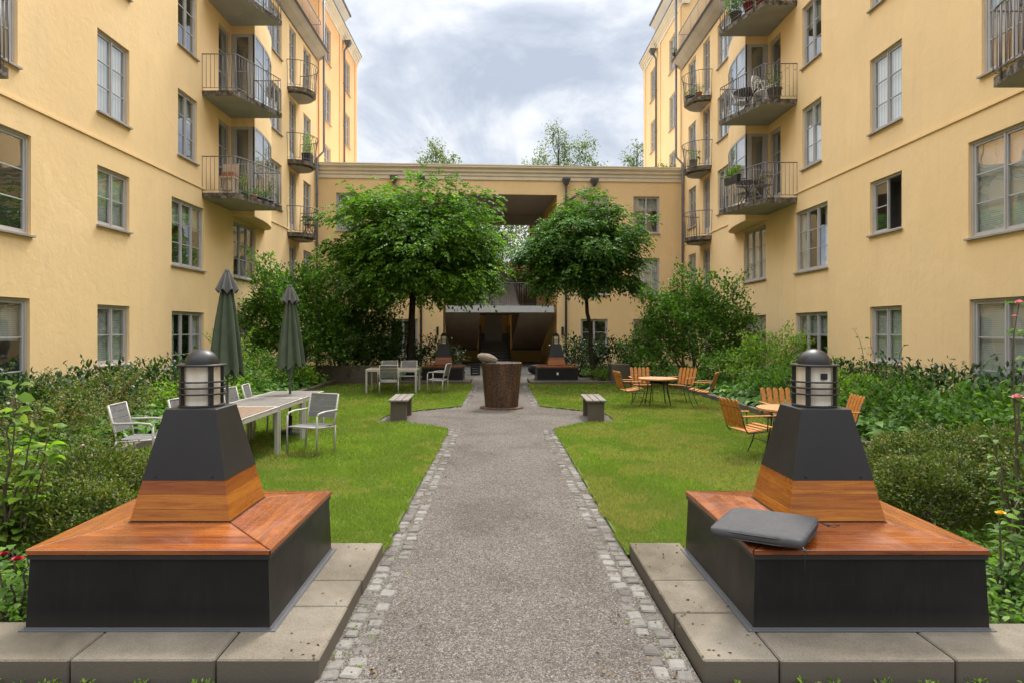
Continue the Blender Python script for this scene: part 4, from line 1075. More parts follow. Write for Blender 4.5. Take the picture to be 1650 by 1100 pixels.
# ------------------------------------------------------------------ vessel, shell stone, small benches
root = empty('stone_vessel', (.045, 14.72, 0)); tag(root, 'tall tapered rust brown granite vessel standing in the middle of the path', 'stone vessel')
mb = MB(); mb.lathe([(.0, -.02), (.365, -.02), (.368, .03), (.452, .985), (.455, 1.0), (.44, 1.012), (.405, 1.012), (.40, .985), (0, .985)], 56); mb.build('vessel_body', 'granite', root)
mb = MB(); mb.lathe([(0, .998), (.402, .998)], 48); mb.build('water', 'water', root)
mb = MB(); mb.lathe([(.0, .035), (.47, .035), (.49, .02), (.49, -.02)], 48); mb.build('foot_ring', 'granite', root)
def shellfn(p): return 1 + .05 * math.sin(p.x * 9 + p.y * 4) * .4 + .03 * math.sin(14 * p.z + 3 * p.x)
mb = MB(); mb.sphere((0, 0, 0), (.235, .17, .105), 40, 24, 0, shellfn)
o = mb.build('shell_stone', 'shell'); o.location = (-.275, 14.62, 1.105); o.rotation_euler = (R(6), R(14), R(8)); tag(o, 'pale ridged shell-shaped stone lying on the rim of the granite vessel', 'stone')

def plank_bench(loc, label, rz=0):
    root = empty('plank_bench', loc, rz); tag(root, label, 'bench', 'plank benches beside the path')
    for y in (.12, 1.02):
        mb = MB(); mb.box(-.15, .15, y - .08, y + .08, -.02, .375); mb.build('bench_support', 'slab', root, .012)
    for i in range(3):
        mb = MB(); mb.box(-.19 + i * .13, -.19 + i * .13 + .118, -.02, 1.18, .38, .415); mb.build('seat_plank', 'plank', root, .006)
    return root
plank_bench((-1.92, 12.45, 0), 'plank bench on concrete blocks, on the parasol side of the path', R(2))
plank_bench((1.83, 12.40, 0), 'plank bench on concrete blocks, on the round table side of the path', R(-1.5))

# ------------------------------------------------------------------ aluminium furniture
GZ = .02
def alu_chair():
    root = empty('garden_armchair', (0, 0, GZ))
    t = .013
    mb = MB()
    mb.tube([(-.24, .20, .43), (.24, .20, .43)], t, 8); mb.tube([(-.24, -.21, .41), (.24, -.21, .41)], t, 8)
    for s in (-1, 1): mb.tube([(s * .255, .22, .43), (s * .255, -.22, .405)], t, 8)
    mb.build('seat_frame', 'alu', root)
    for s in (-1, 1):
        mb = MB(); mb.tube([(s * .265, -.20, .0), (s * .262, -.22, .25), (s * .26, -.225, .42)], .015, 8); mb.build('leg', 'alu', root)
        mb = MB(); mb.tube([(s * .265, .235, .0), (s * .262, .245, .40), (s * .262, .235, .61)], .015, 8); mb.build('leg', 'alu', root)
        mb = MB(); mb.tube([(s * .262, .235, .60), (s * .265, .20, .645), (s * .27, .05, .66), (s * .272, -.22, .655), (s * .268, -.255, .66)], .016, 8); mb.build('armrest', 'alu', root)
    bk = MB()
    for s in (-1, 1): bk.tube([(s * .25, -.215, .40), (s * .25, -.245, .55), (s * .25, -.33, .90)], .015, 8)
    bk.tube([(-.25, -.33, .895), (.25, -.33, .895)], .012, 8)
    b = bk.build('backrest', 'alu', root)
    sl = MB()
    for i in range(4):
        z = .535 + i * .09; y0 = -.24 - (z - .54) * .24
        sl.frust([(-.238, y0, z), (.238, y0, z), (.238, y0 - .012, z), (-.238, y0 - .012, z)], [(-.238, y0 - .02, z + .082), (.238, y0 - .02, z + .082), (.238, y0 - .032, z + .082), (-.238, y0 - .032, z + .082)])
    sl.build('slats', 'slat_grey', b)
    st = MB()
    for i in range(6):
        y = -.205 + i * .068; st.box(-.243, .243, y, y + .060, .425, .438)
    st.build('seat', 'slat_grey', root)
    return root
# the chair faces +Y (front legs at y > 0)
ch0 = alu_chair()
AL = [(-4.45, 8.20, -84, 'cream garden armchair alone at the near end, by the azaleas'),
      (-4.00, 8.78, -96, 'cream garden armchair half hidden behind the near lantern tower'),
      (-3.97, 9.62, -84, 'cream garden armchair beside the weathered teak table, first past the lantern'),
      (-3.98, 10.38, -94, 'cream garden armchair between the two closed parasols, the middle of the side row'),
      (-3.97, 11.08, -82, 'cream garden armchair by the farther parasol, last of the side row'),
      (-2.62, 9.18, 160, 'cream garden armchair standing on open grass at the path side of the long table'),
      (-3.22, 18.95, 178, 'cream garden armchair behind the far table, next to the retaining wall'),
      (-2.63, 18.95, 183, 'cream garden armchair behind the far table, next to the thick tree trunk'),
      (-2.90, 17.25, 8, 'cream garden armchair with its back to the camera at the far table'),
      (-1.66, 17.75, 78, 'cream garden armchair turned sideways in front of the far lamp bench')]
for i, (x, y, rz, lab) in enumerate(AL):
    c = ch0 if i == 0 else copy_tree(ch0)
    c.location = (x, y, GZ); c.scale = (.92, .92, .90); c.rotation_euler.z = R(rz); tag(c, lab, 'chair', 'cream garden armchairs')
def alu_table(x, y, W, D, mat, label, z=.68):
    root = empty('garden_table', (x, y, GZ)); tag(root, label, 'table', 'slatted metal garden tables')
    z -= GZ
    mb = MB(); mb.box(-W / 2, W / 2, -D / 2, -D / 2 + .04, z - .07, z - .002); mb.box(-W / 2, W / 2, D / 2 - .04, D / 2, z - .07, z - .002)
    mb.box(-W / 2, -W / 2 + .04, -D / 2 + .04, D / 2 - .04, z - .07, z - .002); mb.box(W / 2 - .04, W / 2, -D / 2 + .04, D / 2 - .04, z - .07, z - .002); mb.build('table_frame', 'alu', root, .004)
    for sx in (-1, 1):
        for sy in (-1, 1):
            mb = MB(); X, Y = sx * (W / 2 - .025), sy * (D / 2 - .025); mb.box(X - .025, X + .025, Y - .025, Y + .025, -.02, z - .07); mb.build('leg', 'alu', root, .005)
    mb = MB(); n = 9 if W > D else 8; w = (W - .09) / n
    for i in range(n):
        a = -W / 2 + .045 + i * w; mb.box(a, a + w - .007, -D / 2 + .042, D / 2 - .042, z - .02, z)
    mb.build('tabletop', mat, root, .002)
alu_table(-3.51, 8.50, .88, 1.30, 'teak_old', 'near end table of the long row, with a weathered teak top')
alu_table(-3.51, 9.74, .88, 1.12, 'slat_weathered', 'middle table of the long row, with grey slats')
alu_table(-3.50, 10.90, .88, 1.14, 'slat_weathered', 'far end table of the long row, with the second parasol through it')
alu_table(-2.92, 18.1, 1.38, .82, 'slat_brown', 'small far table with thin brown slats and four cream chairs')

# closed parasols
def parasol(x, y, label, zt=2.46, zb=1.13, rz=0):
    root = empty('closed_parasol', (x, y, GZ), rz); tag(root, label, 'parasol', 'closed green parasols')
    mb = MB(); mb.tube([(0, 0, .03), (0, 0, zt - .05)], .019, 10); mb.build('pole', 'metal_light', root)
    mb = MB(); mb.lathe([(0, .0), (.24, .0), (.24, .03), (.22, .05), (.05, .06), (.035, .09), (.035, .30), (0, .30)], 28); mb.build('foot', 'black', root)
    # canopy: folded cloth with eight deep pleats
    n = 96; rings = []; H = zt - .10
    prof = [(0, .035), (.06, .055), (.16, .085), (.35, .125), (.55, .165), (.75, .20), (.9, .225), (1.0, .235)]
    for t, r in prof:
        rg = []
        for k in range(n):
            a = 2 * PI * k / n
            pl = .5 + .5 * math.cos(8 * a + .5 * math.sin(a * 3 + t * 2)); rr = r * (.58 + .42 * pl ** .6) * (1 + .07 * math.sin(3 * a + 1 + x))
            zz = H - t * (H - zb) + (.10 * (1 - pl) if t == 1.0 else .03 * (1 - pl) * t) + .03 * math.sin(2 * a + y) * t
            ta = a + .28 * t * (1 - pl)
            rg.append((rr * math.cos(ta), rr * math.sin(ta), zz))
        rings.append(rg)
    mb = MB(); vs = [p for rg in rings for p in rg]
    mb.add(vs, [(i * n + k, i * n + (k + 1) % n, (i + 1) * n + (k + 1) % n, (i + 1) * n + k) for i in range(len(rings) - 1) for k in range(n)], 0, True)
    # inner hanging points
    for k in range(8):
        a = 2 * PI * (k + .5) / 8
        mb.frust([(.16 * math.cos(a + d), .16 * math.sin(a + d), zb + .12) for d in (-.3, 0, .3)], [(.10 * math.cos(a + d), .10 * math.sin(a + d), zb - .10) for d in (-.02, 0, .02)], 0)
    mb.build('canopy', 'umbrella', root)
    n = 64; mb = MB(); rings = []
    for t, r in [(0, .03), (.12, .055), (.55, .10), (.85, .135), (1, .155)]:
        rings.append([((r * (.82 + .18 * math.cos(8 * 2 * PI * k / n)) * (1 if t < .8 else 1)) * math.cos(2 * PI * k / n), (r * (.82 + .18 * math.cos(8 * 2 * PI * k / n))) * math.sin(2 * PI * k / n), zt - .03 - t * .26 + (.03 * math.cos(8 * 2 * PI * k / n) * t)) for k in range(n)])
    vs = [p for rg in rings for p in rg]
    mb.add(vs, [(i * n + k, i * n + (k + 1) % n, (i + 1) * n + (k + 1) % n, (i + 1) * n + k) for i in range(len(rings) - 1) for k in range(n)], 0, True)
    mb.lathe([(0, zt), (.03, zt - .005), (.032, zt - .03)], 16); mb.build('canopy_cap', 'umbrella_cap', root)
parasol(-3.52, 8.50, 'nearer closed olive green parasol rising from the teak topped table', 2.50, 1.12)
parasol(-3.47, 10.9, 'farther closed olive green parasol rising from the last table of the row', 2.46, 1.08, 1.0)

# round tables and wooden chairs
def round_table(x, y, label, r=.44, z=.65):
    root = empty('round_table', (x, y, GZ)); tag(root, label, 'table', 'round wooden garden tables')
    z -= GZ
    mb = MB(); n = 9
    for i in range(n):
        a = -r + i * 2 * r / n; b = a + 2 * r / n - .006; m = [0, .33, .66, 1]
        top = []
        for t in (0, .25, .5, .75, 1):
            q = a + (b - a) * t; top.append((q, math.sqrt(max(0, r * r - q * q)) + .001))
        poly = top + [(p[0], -p[1]) for p in reversed(top)]
        mb.prism(poly, z - .028, z)
    mb.build('tabletop', 'table_wood', root)
    mb = MB(); mb.lathe([(r * .8, z - .05), (r * .84, z - .05), (r * .84, z - .03), (r * .8, z - .03), (r * .8, z - .05)], 32)
    for q in range(4):
        a = PI / 4 + q * PI / 2; c, s = math.cos(a), math.sin(a)
        mb.tube([(c * .08, s * .08, z - .04), (c * .36, s * .36, z - .04)], .011, 6)
    mb.build('table_frame', 'black', root)
    for q in range(4):
        a = PI / 4 + q * PI / 2; c, s = math.cos(a), math.sin(a)
        mb = MB(); mb.tube([(c * .25, s * .25, z - .045), (c * .26, s * .26, z * .6), (c * .34, s * .34, -.02)], .012, 6); mb.build('leg', 'black', root)
    return root
def wood_chair():
    root = empty('wooden_armchair', (0, 0, GZ))
    # faces +Y
    for i in range(5):
        mb = MB(); y = -.20 + i * .088; z = .40 + .035 * ((i - 1.2) / 3.5) ** 2 + .01 * i; mb.box(-.235, .235, y, y + .078, z, z + .020); mb.build('seat_slat', 'chair_wood', root, .006)
    for i in range(5):
        x = -.20 + i * .1; w = .040
        def G(u, n, z, x=x): return (x + u + (z - .45) * (x * .14), -.235 - (z - .45) * .30 - n, z)
        mb = MB(); pts = [(-w, .47), (w, .47), (w, .86), (w * .8, .885), (w * .35, .90), (-w * .35, .90), (-w * .8, .885), (-w, .86)]
        mb.frust([G(u, 0, z) for u, z in pts], [G(u, .018, z) for u, z in pts]); mb.build('back_slat', 'chair_wood', root, .003)
    for s in (-1, 1):
        mb = MB(); mb.box(s * .275 - .03, s * .275 + .03, -.30, .14, .645, .665); mb.build('armrest', 'chair_wood', root, .007)
        mb = MB()
        # back post down to the seat rail, forward, then the curved front leg running back under the seat to a floor runner
        mb.tube([(s * .245, -.345, .80), (s * .245, -.245, .46), (s * .25, -.20, .395), (s * .25, .17, .425), (s * .25, .225, .41), (s * .25, .235, .37), (s * .252, .19, .2), (s * .255, .10, .02), (s * .255, .05, .006), (s * .255, -.30, .004)], .0095, 6)
        mb.tube([(s * .25, .10, .42), (s * .272, .10, .645)], .0085, 6); mb.tube([(s * .25, -.29, .655), (s * .272, -.28, .645)], .0085, 6)
        mb.build('leg_frame', 'black', root)
    mb = MB(); mb.tube([(-.245, -.268, .53), (.245, -.268, .53)], .0085, 6); mb.tube([(-.245, -.345, .78), (.245, -.345, .78)], .0085, 6); mb.tube([(-.255, -.30, .004), (.255, -.30, .004)], .0085, 6); mb.tube([(-.25, .20, .24), (.25, .20, .24)], .007, 6)
    mb.build('back_rail', 'black', root)
    return root
round_table(3.58, 14.9, 'round wooden table standing farther off on the lawn with four chairs')
round_table(4.08, 9.25, 'round wooden table partly hidden behind the near lantern tower', .44, .65)
wc = wood_chair()
WC = [(2.95, 14.75, -80, 'orange wooden armchair in profile at the farther round table, path side'),
      (3.40, 15.75, 176, 'orange wooden armchair behind the farther round table facing the camera'),
      (4.30, 15.65, 132, 'orange wooden armchair at the back of the farther round table, near the shrubs'),
      (4.42, 14.45, 62, 'orange wooden armchair with its iron back rails towards the camera, by the kerb'),
      (3.42, 8.95, -78, 'orange wooden armchair in profile at the nearer round table, path side'),
      (4.38, 10.15, 178, 'orange wooden armchair behind the nearer round table facing the camera'),
      (4.72, 9.35, 84, 'orange wooden armchair on the bed side of the nearer round table')]
for i, (x, y, rz, lab) in enumerate(WC):
    c = wc if i == 0 else copy_tree(wc)
    c.location = (x, y, GZ); c.scale = (.93, .93, .89); c.rotation_euler.z = R(rz); tag(c, lab, 'chair', 'orange wooden armchairs')
# ------------------------------------------------------------------ vegetation
def to_obj(name, geos, mat, parent=None):
    Vs, Ts, Rs = [], [], []; off = 0
    for V, T, r in geos: Vs.append(V); Ts.append(T + off); Rs.append(r); off += len(V)
    return tri_mesh(name, np.concatenate(Vs), np.concatenate(Ts), mat, np.concatenate(Rs), parent)

def crown(cx, cy, cz, rx, ry, rz, nclump, nspray, leaflet, name='crown', mat='leaf_tree', parent=None, flat=.5, twigs=True, droop=.5, top=.15):
    """pinnate sprays grouped in layered clumps spread through a lumpy volume"""
    d = sph(nclump * 3); d = d[d[:, 2] > -flat][:nclump]
    lump = 1 + .16 * np.sin(d[:, 0] * 5 + 1.3 + cx) * np.cos(d[:, 2] * 6 + cy) + .12 * np.sin(d[:, 1] * 7 + d[:, 0] * 4 + 2)
    rad = (NP.random_sample(len(d)) ** .45) * lump
    C = np.array([cx, cy, cz]) + d * rad[:, None] * np.array([rx, ry, rz])
    P, D, Rr = [], [], []
    cr = NP.normal(0, .22, len(C)) + .12 * d[:, 2] * 0
    for c, dd, cv, q in zip(C, d, cr, rad):
        m = nspray
        o = NP.normal(0, 1, (m, 3)) * np.array([.27, .27, .12]) * (rx / 2.6)
        out = unit(o * np.array([1, 1, .2]) + dd * .5 + NP.normal(0, .25, (m, 3)))
        out[:, 2] = out[:, 2] * .3 - droop * NP.random_sample(m) + top * (dd[2] > .5) * NP.random_sample(m) * 3
        out = unit(out)
        S = unit(np.cross(out, [0, 0, 1.]))
        Ls = leaflet * NP.uniform(2.0, 3.2, m)
        for j in range(4):
            for s in (-1, 1):
                pos = c + o + out * (Ls * (.25 + .2 * j))[:, None]; pos[:, 2] -= (.25 + .2 * j) ** 2 * Ls * .3
                P.append(pos); D.append(unit(out * .6 + S * s * .9 + NP.normal(0, .25, out.shape) + [0, 0, -.12])); Rr.append(cv + NP.normal(.42, .17, m))
        P.append(c + o + out * Ls[:, None] - np.array([0, 0, 1]) * (Ls * .45)[:, None]); D.append(out + np.array([0, 0, -.5])); Rr.append(cv + NP.normal(.42, .17, m))
    P, D, Rr = np.concatenate(P), np.concatenate(D), np.concatenate(Rr)
    L = leaflet * NP.uniform(.75, 1.25, len(P))
    V, T = leaf_geo4(P, D, L, L * .5)
    o = to_obj(name, [(V, T, np.repeat(np.clip(Rr, 0, 1), 4))], mat, parent)
    return o, C

def limb(mb, a, b, r0, r1, sag=0, n=5, wig=.06):
    a, b = Vector(a), Vector(b); pts = []; rs = []
    L = (b - a).length
    for i in range(n + 1):
        t = i / n; p = a.lerp(b, t)
        if 0 < i < n: p += Vector((random.uniform(-1, 1), random.uniform(-1, 1), random.uniform(-.5, .5))) * wig * L * .5
        p.z += math.sin(PI * t) * sag * L; pts.append(p); rs.append(r0 + (r1 - r0) * t)
    mb.tube(pts, rs, 7); return pts

def tree(label, base, fork, c, r, nclump, nspray, leaflet, r0, mat='leaf_tree', group='round crowned courtyard trees', flat=.55, name='broadleaf_tree', nl=16, droop=.5):
    root = empty(name, base); tag(root, label, 'tree', group)
    B = Vector(base); rel = lambda p: Vector(p) - B
    mb = MB(); f = rel(fork)
    limb(mb, (0, 0, -.1), f, r0, r0 * .72, n=7, wig=.03)
    mb.tube([(0, 0, -.1), (0, 0, .12)], [r0 * 1.35, r0], 10)
    top = rel((c[0], c[1], c[2] + r[2] * .6))
    trunk = limb(mb, f, top, r0 * .66, r0 * .16, n=6, wig=.10)
    tips = []
    for i in range(nl):
        a = 2 * PI * i / nl * 2.4 + random.random(); e = random.uniform(-.25, .75)
        k = random.uniform(.45, .9)
        t = rel((c[0] + math.cos(a) * r[0] * k * math.cos(e), c[1] + math.sin(a) * r[1] * k * math.cos(e), c[2] + r[2] * k * math.sin(e)))
        s = trunk[random.choice([0, 0, 1, 2, 3])] if i > 3 else f
        pts = limb(mb, s, t, r0 * .30, r0 * .06, sag=.05, n=5, wig=.12); tips.append(t)
        for q in range(3):
            p = pts[random.choice([2, 3, 4])]; w = p + Vector((random.uniform(-1, 1), random.uniform(-1, 1), random.uniform(-.5, .6))) * r[0] * .3
            limb(mb, p, w, r0 * .08, r0 * .02, n=3, wig=.15)
    mb.build('trunk', 'bark', root)
    rc = rel(c)
    crown(rc.x, rc.y, rc.z, *r, nclump, nspray, leaflet, mat=mat, parent=root, flat=flat, droop=droop)
    return root
tree('broad round-crowned tree with a thick dark trunk, the larger one in the courtyard', (-3.10, 22.5, .05), (-2.95, 22.4, 2.9), (-2.82, 22.2, 4.15), (2.66, 2.3, 2.42), 430, 18, .135, .145, flat=.62, droop=.35)
tree('smaller round-crowned tree with a slender leaning trunk, nearer the round tables', (3.22, 22.3, .05), (2.95, 22.3, 2.7), (2.80, 22.1, 4.12), (1.80, 1.7, 1.78), 270, 18, .13, .085, mat='leaf_tree_deep', flat=.6, droop=.35)
def far_tree(label, x, y, z0, lobes, n, leaf, r0=.16):
    """tree built from ragged leafy lobes; lobes are (dx, dy, z, radius)"""
    root = empty('street_tree', (x, y, z0)); tag(root, label, 'tree', 'trees beyond the archway wing')
    mb = MB(); zt = max(l[2] for l in lobes) - z0
    tr = limb(mb, (0, 0, -.1), (lobes[0][0] * .4, 0, zt), r0, .03, n=8, wig=.03)
    P, D, Rr = [], [], []
    for dx, dy, z, r in lobes:
        limb(mb, tr[random.choice([3, 4, 5])], (dx, dy, z - z0), r0 * .3, .02, n=5, wig=.08)
        m = int(n * r * r); nc = max(6, m // 14)
        d = sph(nc); c = d * (NP.random_sample(nc) ** .5)[:, None] * r * [1, 1, 1.15] + [dx, dy, z - z0]
        k = 14; q = np.repeat(c, k, 0) + NP.normal(0, .17, (nc * k, 3)); P.append(q); D.append(sph(len(q)) + np.repeat(d, k, 0) * .5 + [0, 0, .2]); Rr.append(np.repeat(NP.normal(0, .2, nc), k) + NP.normal(.5, .18, len(q)))
        for i in range(4):
            e = Vector((dx, dy, z - z0)) + Vector(tuple(sph(1)[0])) * r * 1.05; mb.tube([Vector((dx, dy, z - z0)), e], [.02, .006], 4)
    P, D, Rr = np.concatenate(P), np.concatenate(D), np.concatenate(Rr); L = leaf * NP.uniform(.7, 1.2, len(P))
    V, T = leaf_geo4(P, D, L, L * .6); to_obj('crown', [(V, T, np.repeat(np.clip(Rr, 0, 1), 4))], 'leaf_far', root); mb.build('trunk', 'bark', root)
far_tree('tall loose tree rising above the archway roof over the larger courtyard tree', -4.9, 50, 5.2, [(0, 0, 15.6, .7), (.1, 0, 14.9, .9), (-.7, .2, 14.2, .9), (.7, 0, 14.3, .9), (1.2, .2, 13.9, 1.0), (-1.1, .3, 13.6, 1.0), (0, 0, 13.2, 1.6), (1.4, 0, 14.6, .45), (0, 0, 11.5, 2.2)], 420, .17)
far_tree('widest pale green tree crown above the archway roof over the smaller courtyard tree', 4.9, 52, 5.2, [(-.6, 0, 17.4, .7), (-.4, 0, 16.6, .9), (.3, 0, 15.9, 1.0), (1.9, 0, 16.4, .8), (1.6, .3, 15.4, 1.2), (-1.5, .2, 15.4, .9), (.2, 0, 14.6, 1.5), (-2.3, 0, 14.5, .9), (2.6, 0, 14.6, .8), (-1.2, 0, 14.2, 1.2), (0, 0, 12, 2.6)], 380, .17)
far_tree('narrow tree top peeking out beside the tall yellow block', 11.3, 54, 5.2, [(0, 0, 16.6, .6), (-.4, 0, 15.7, .8), (.4, 0, 15.5, .8), (-.6, .2, 14.7, .9), (0, 0, 14, 1.2), (0, 0, 12, 1.8)], 420, .17)
far_tree('leafy street tree seen through the archway opening', -1.0, 50, 5.2, [(-2, 0, 9.5, 1.6), (0, .5, 10.4, 1.8), (2, 0, 9.4, 1.6), (3.5, .3, 10, 1.4), (-3.6, 0, 10, 1.5), (1, .3, 8.4, 1.1), (-1.2, 0, 8.2, 1.1), (0, .6, 9.2, 2.6)], 420, .2)

def blob_leaves(n, c, r, lump=.18, seed=0, inner=.55, zmin=None):
    d = sph(n); s = seed
    l = 1 + lump * np.sin(d[:, 0] * 6 + s) * np.cos(d[:, 1] * 5 + s * 2) + lump * .7 * np.sin(d[:, 2] * 9 + d[:, 0] * 8 + s * 3)
    rad = (inner + (1 - inner) * NP.random_sample(n) ** .6) * l
    P = np.array(c) + d * rad[:, None] * np.array(r)
    return P, d

def shrub(loc, r, n, leaf, w, mat, name='shrub', label='', group=None, lump=.2, upward=.5, stems=8, spikes=0, rnd=.45, cat='shrub', fl=None, drop=.3):
    """dome shaped shrub: leaf clusters on twigs around a lumpy dome, base at loc"""
    root = empty(name, loc); tag(root, label, cat, group)
    rx, ry, h = r
    if .85 < h < 1.5 and leaf > .05 and loc[1] < 20: h *= .84
    nc = max(12, n // 9); seed = random.random() * 10
    d = sph(nc * 2); d = d[d[:, 2] > -.30][:nc]; nc = len(d)
    l = 1 + lump * np.sin(d[:, 0] * 5 + seed) * np.cos(d[:, 1] * 4 + seed * 2) + lump * .8 * np.sin(d[:, 2] * 7 + d[:, 0] * 6 + seed * 3)
    rad = (.42 + .58 * NP.random_sample(nc) ** .5) * l
    C = d * rad[:, None] * np.array([rx, ry, h * .62]) + np.array([0, 0, h * .40])
    C[:, 2] = np.maximum(C[:, 2], .04 + .1 * NP.random_sample(nc))
    k = 9
    P = np.repeat(C, k, 0); dd = np.repeat(d, k, 0); cv = np.repeat(NP.normal(0, .17, nc), k)
    P = P + NP.normal(0, 1, P.shape) * leaf * .75
    D = unit(dd * .6 + NP.normal(0, .55, P.shape) + np.array([0, 0, upward]))
    L = leaf * NP.uniform(.65, 1.2, len(P))
    V, T = leaf_geo(P, D, L, L * w, droop=drop)
    rr = np.clip(cv + NP.normal(rnd, .2, len(P)), 0, 1)
    geos = [(V, T, np.repeat(rr, 6))]
    mb = MB()
    for i in range(stems):
        q = C[random.randrange(nc)]; limb(mb, (random.uniform(-.1, .1) * rx, random.uniform(-.1, .1) * ry, -.03), tuple(q * .92), .012 + .006 * h, .004, n=4, wig=.12)
    for i in range(spikes):
        a = random.random() * 2 * PI; b = Vector((math.cos(a) * rx * .4, math.sin(a) * ry * .4, h * .6)); t = b + Vector((math.cos(a) * rx * random.uniform(.2, .7), math.sin(a) * ry * random.uniform(.2, .6), h * random.uniform(.3, .55)))
        pts = limb(mb, b, t, .006, .002, sag=.12, n=6, wig=.06)
        Q = np.array([tuple(p) for p in pts]); Q = np.repeat(Q, 7, 0) + NP.normal(0, leaf * .35, (len(Q) * 7, 3)); Dq = sph(len(Q)) + [0, 0, .3]
        V, T = leaf_geo(Q, Dq, leaf * .75, leaf * .75 * w); geos.append((V, T, np.repeat(np.clip(NP.normal(.65, .2, len(Q)), 0, 1), 6)))
    to_obj('foliage', geos, mat, root)
    mb.build('stems', 'twig', root)
    if fl:
        col, num, sz = fl; f = MB()
        for i in range(num):
            p = C[NP.randint(nc)] * 1.03; f.sphere(tuple(p), (sz, sz, sz * .8), 7, 5)
            if num < 10: f.build('flower', col, root); f = MB()
        if num >= 10: f.build('blooms' if sz > .015 else 'berries', col, root)['kind'] = 'stuff'
    return root
S = shrub
# big shrubs at both ends of the lawn
S((-6.35, 20.3, .05), (1.6, 1.4, 3.65), 15000, .13, .5, 'leaf_mid', label='tall airy green shrub against the yellow wall behind the farther parasol', group='big shrubs', lump=.2, stems=14, spikes=16)
S((-4.75, 22.2, .05), (1.5, 1.2, 2.75), 10000, .13, .48, 'leaf_tree_deep', label='dark full shrub tucked under the crown of the larger courtyard tree', group='big shrubs', lump=.2, stems=12, spikes=8)
S((5.95, 20.2, .05), (1.85, 1.4, 3.15), 16000, .12, .5, 'leaf_mid', label='large rounded green shrub between the archway wing and the hosta bed', group='big shrubs', lump=.22, stems=14, spikes=14)
# under the trees
S((-4.6, 21.6, .09), (1.0, .6, .95), 1700, .12, .4, 'leaf_dark', 'evergreen_shrub', 'low evergreen mass above the retaining wall under the dark full shrub', 'evergreens under the trees')
S((-3.75, 23.2, .09), (.9, .7, 1.2), 1900, .12, .4, 'leaf_dark', 'evergreen_shrub', 'round evergreen just left of the thick tree trunk', 'evergreens under the trees')
S((-2.25, 23.4, .05), (1.0, .7, 1.35), 2100, .12, .4, 'leaf_dark', 'evergreen_shrub', 'round evergreen between the thick trunk and the far lamp bench', 'evergreens under the trees')
S((2.75, 23.6, .05), (.9, .7, 1.35), 2100, .12, .4, 'leaf_dark', 'evergreen_shrub', 'broad evergreen behind the far lamp bench with the socket', 'evergreens under the trees')
S((3.95, 23.0, .09), (1.0, .7, 1.3), 2200, .12, .4, 'leaf_dark', 'evergreen_shrub', 'tallest leafed evergreen just right of the slender trunk', 'evergreens under the trees')
S((4.95, 22.2, .09), (1.0, .8, 1.05), 2000, .11, .45, 'leaf_mid', 'evergreen_shrub', 'mid green shrub spilling over the short planter wall end', 'evergreens under the trees')
S((3.35, 21.6, .09), (.35, .25, .35), 400, .09, .4, 'leaf_lime', 'fern_clump', 'small lime fern clump at the foot of the slender trunk', 'fern clumps', cat='fern')
# left bed, from near to far
S((-7.45, 8.6, .05), (.75, 1.0, 1.0), 1500, .13, .42, 'leaf_dark', 'laurel_shrub', 'dark laurel nearest the camera below the tall ground floor window', 'laurels along the yellow walls')
S((-7.45, 10.4, .05), (.7, 1.0, 1.1), 1600, .12, .40, 'leaf_dark', 'laurel_shrub', 'glossy laurel under the edge of the tall ground floor window', 'laurels along the yellow walls')
S((-7.4, 12.3, .05), (.7, 1.0, 1.15), 1600, .12, .40, 'leaf_dark', 'laurel_shrub', 'glossy laurel behind the arching berry shrub', 'laurels along the yellow walls')
S((-7.35, 14.2, .05), (.75, 1.0, 1.15), 1600, .12, .40, 'leaf_dark', 'laurel_shrub', 'glossy laurel under the small window next to the near lantern', 'laurels along the yellow walls')
S((-7.2, 16.1, .05), (.75, 1.0, 1.1), 1500, .12, .40, 'leaf_dark', 'laurel_shrub', 'glossy laurel between the lantern and the nearer parasol', 'laurels along the yellow walls')
S((-6.55, 10.6, .05), (.95, 1.0, 1.1), 3600, .055, .5, 'leaf_red', 'berry_shrub', 'arching red-berried shrub behind the lone chair at the bed edge', 'berry shrubs', spikes=18, stems=14, fl=('crimson', 60, .011))
S((-6.0, 8.9, .05), (.8, .8, .75), 2600, .055, .5, 'leaf_red', 'berry_shrub', 'lower speckled berry shrub directly behind the lone chair', 'berry shrubs', spikes=8, fl=('crimson', 40, .010))
S((-7.0, 17.3, .05), (.7, .7, 1.55), 650, .07, .5, 'leaf_lime', 'young_shrub', 'thin yellow-green twiggy shrub rising above the nearer lantern', 'young shrubs', spikes=16, stems=18, rnd=.75)
S((-6.1, 13.2, .05), (.8, 1.0, .75), 1900, .09, .45, 'leaf_lime', 'pale_shrub', 'pale yellow-green shrub behind the middle chairs of the long table', 'pale bed shrubs')
S((-6.25, 15.6, .05), (.85, .9, .85), 1900, .10, .42, 'leaf_mid', 'leafy_shrub', 'mid green shrub behind the nearer parasol pole', 'leafy bed shrubs')
S((-6.4, 17.6, .05), (.9, .9, 1.25), 2200, .10, .42, 'leaf_mid', 'leafy_shrub', 'mid green shrub between the two parasols', 'leafy bed shrubs', spikes=6)
S((-5.9, 18.9, .05), (.7, .8, .7), 1500, .10, .4, 'leaf_lime', 'fern_clump', 'bright fern clump at the foot of the tall airy shrub', 'fern clumps', cat='fern')
S((-6.9, 6.9, .05), (1.2, 1.0, .7), 2200, .12, .5, 'leaf_hosta', 'broadleaf_shrub', 'broad-leaved shrub mass behind the azaleas near the lone chair', 'leafy bed shrubs')
S((-7.3, 5.2, .05), (1.0, 1.1, .75), 1800, .12, .45, 'leaf_dark', 'laurel_shrub', 'dark laurel at the very edge of the picture behind the young hydrangea', 'laurels along the yellow walls')
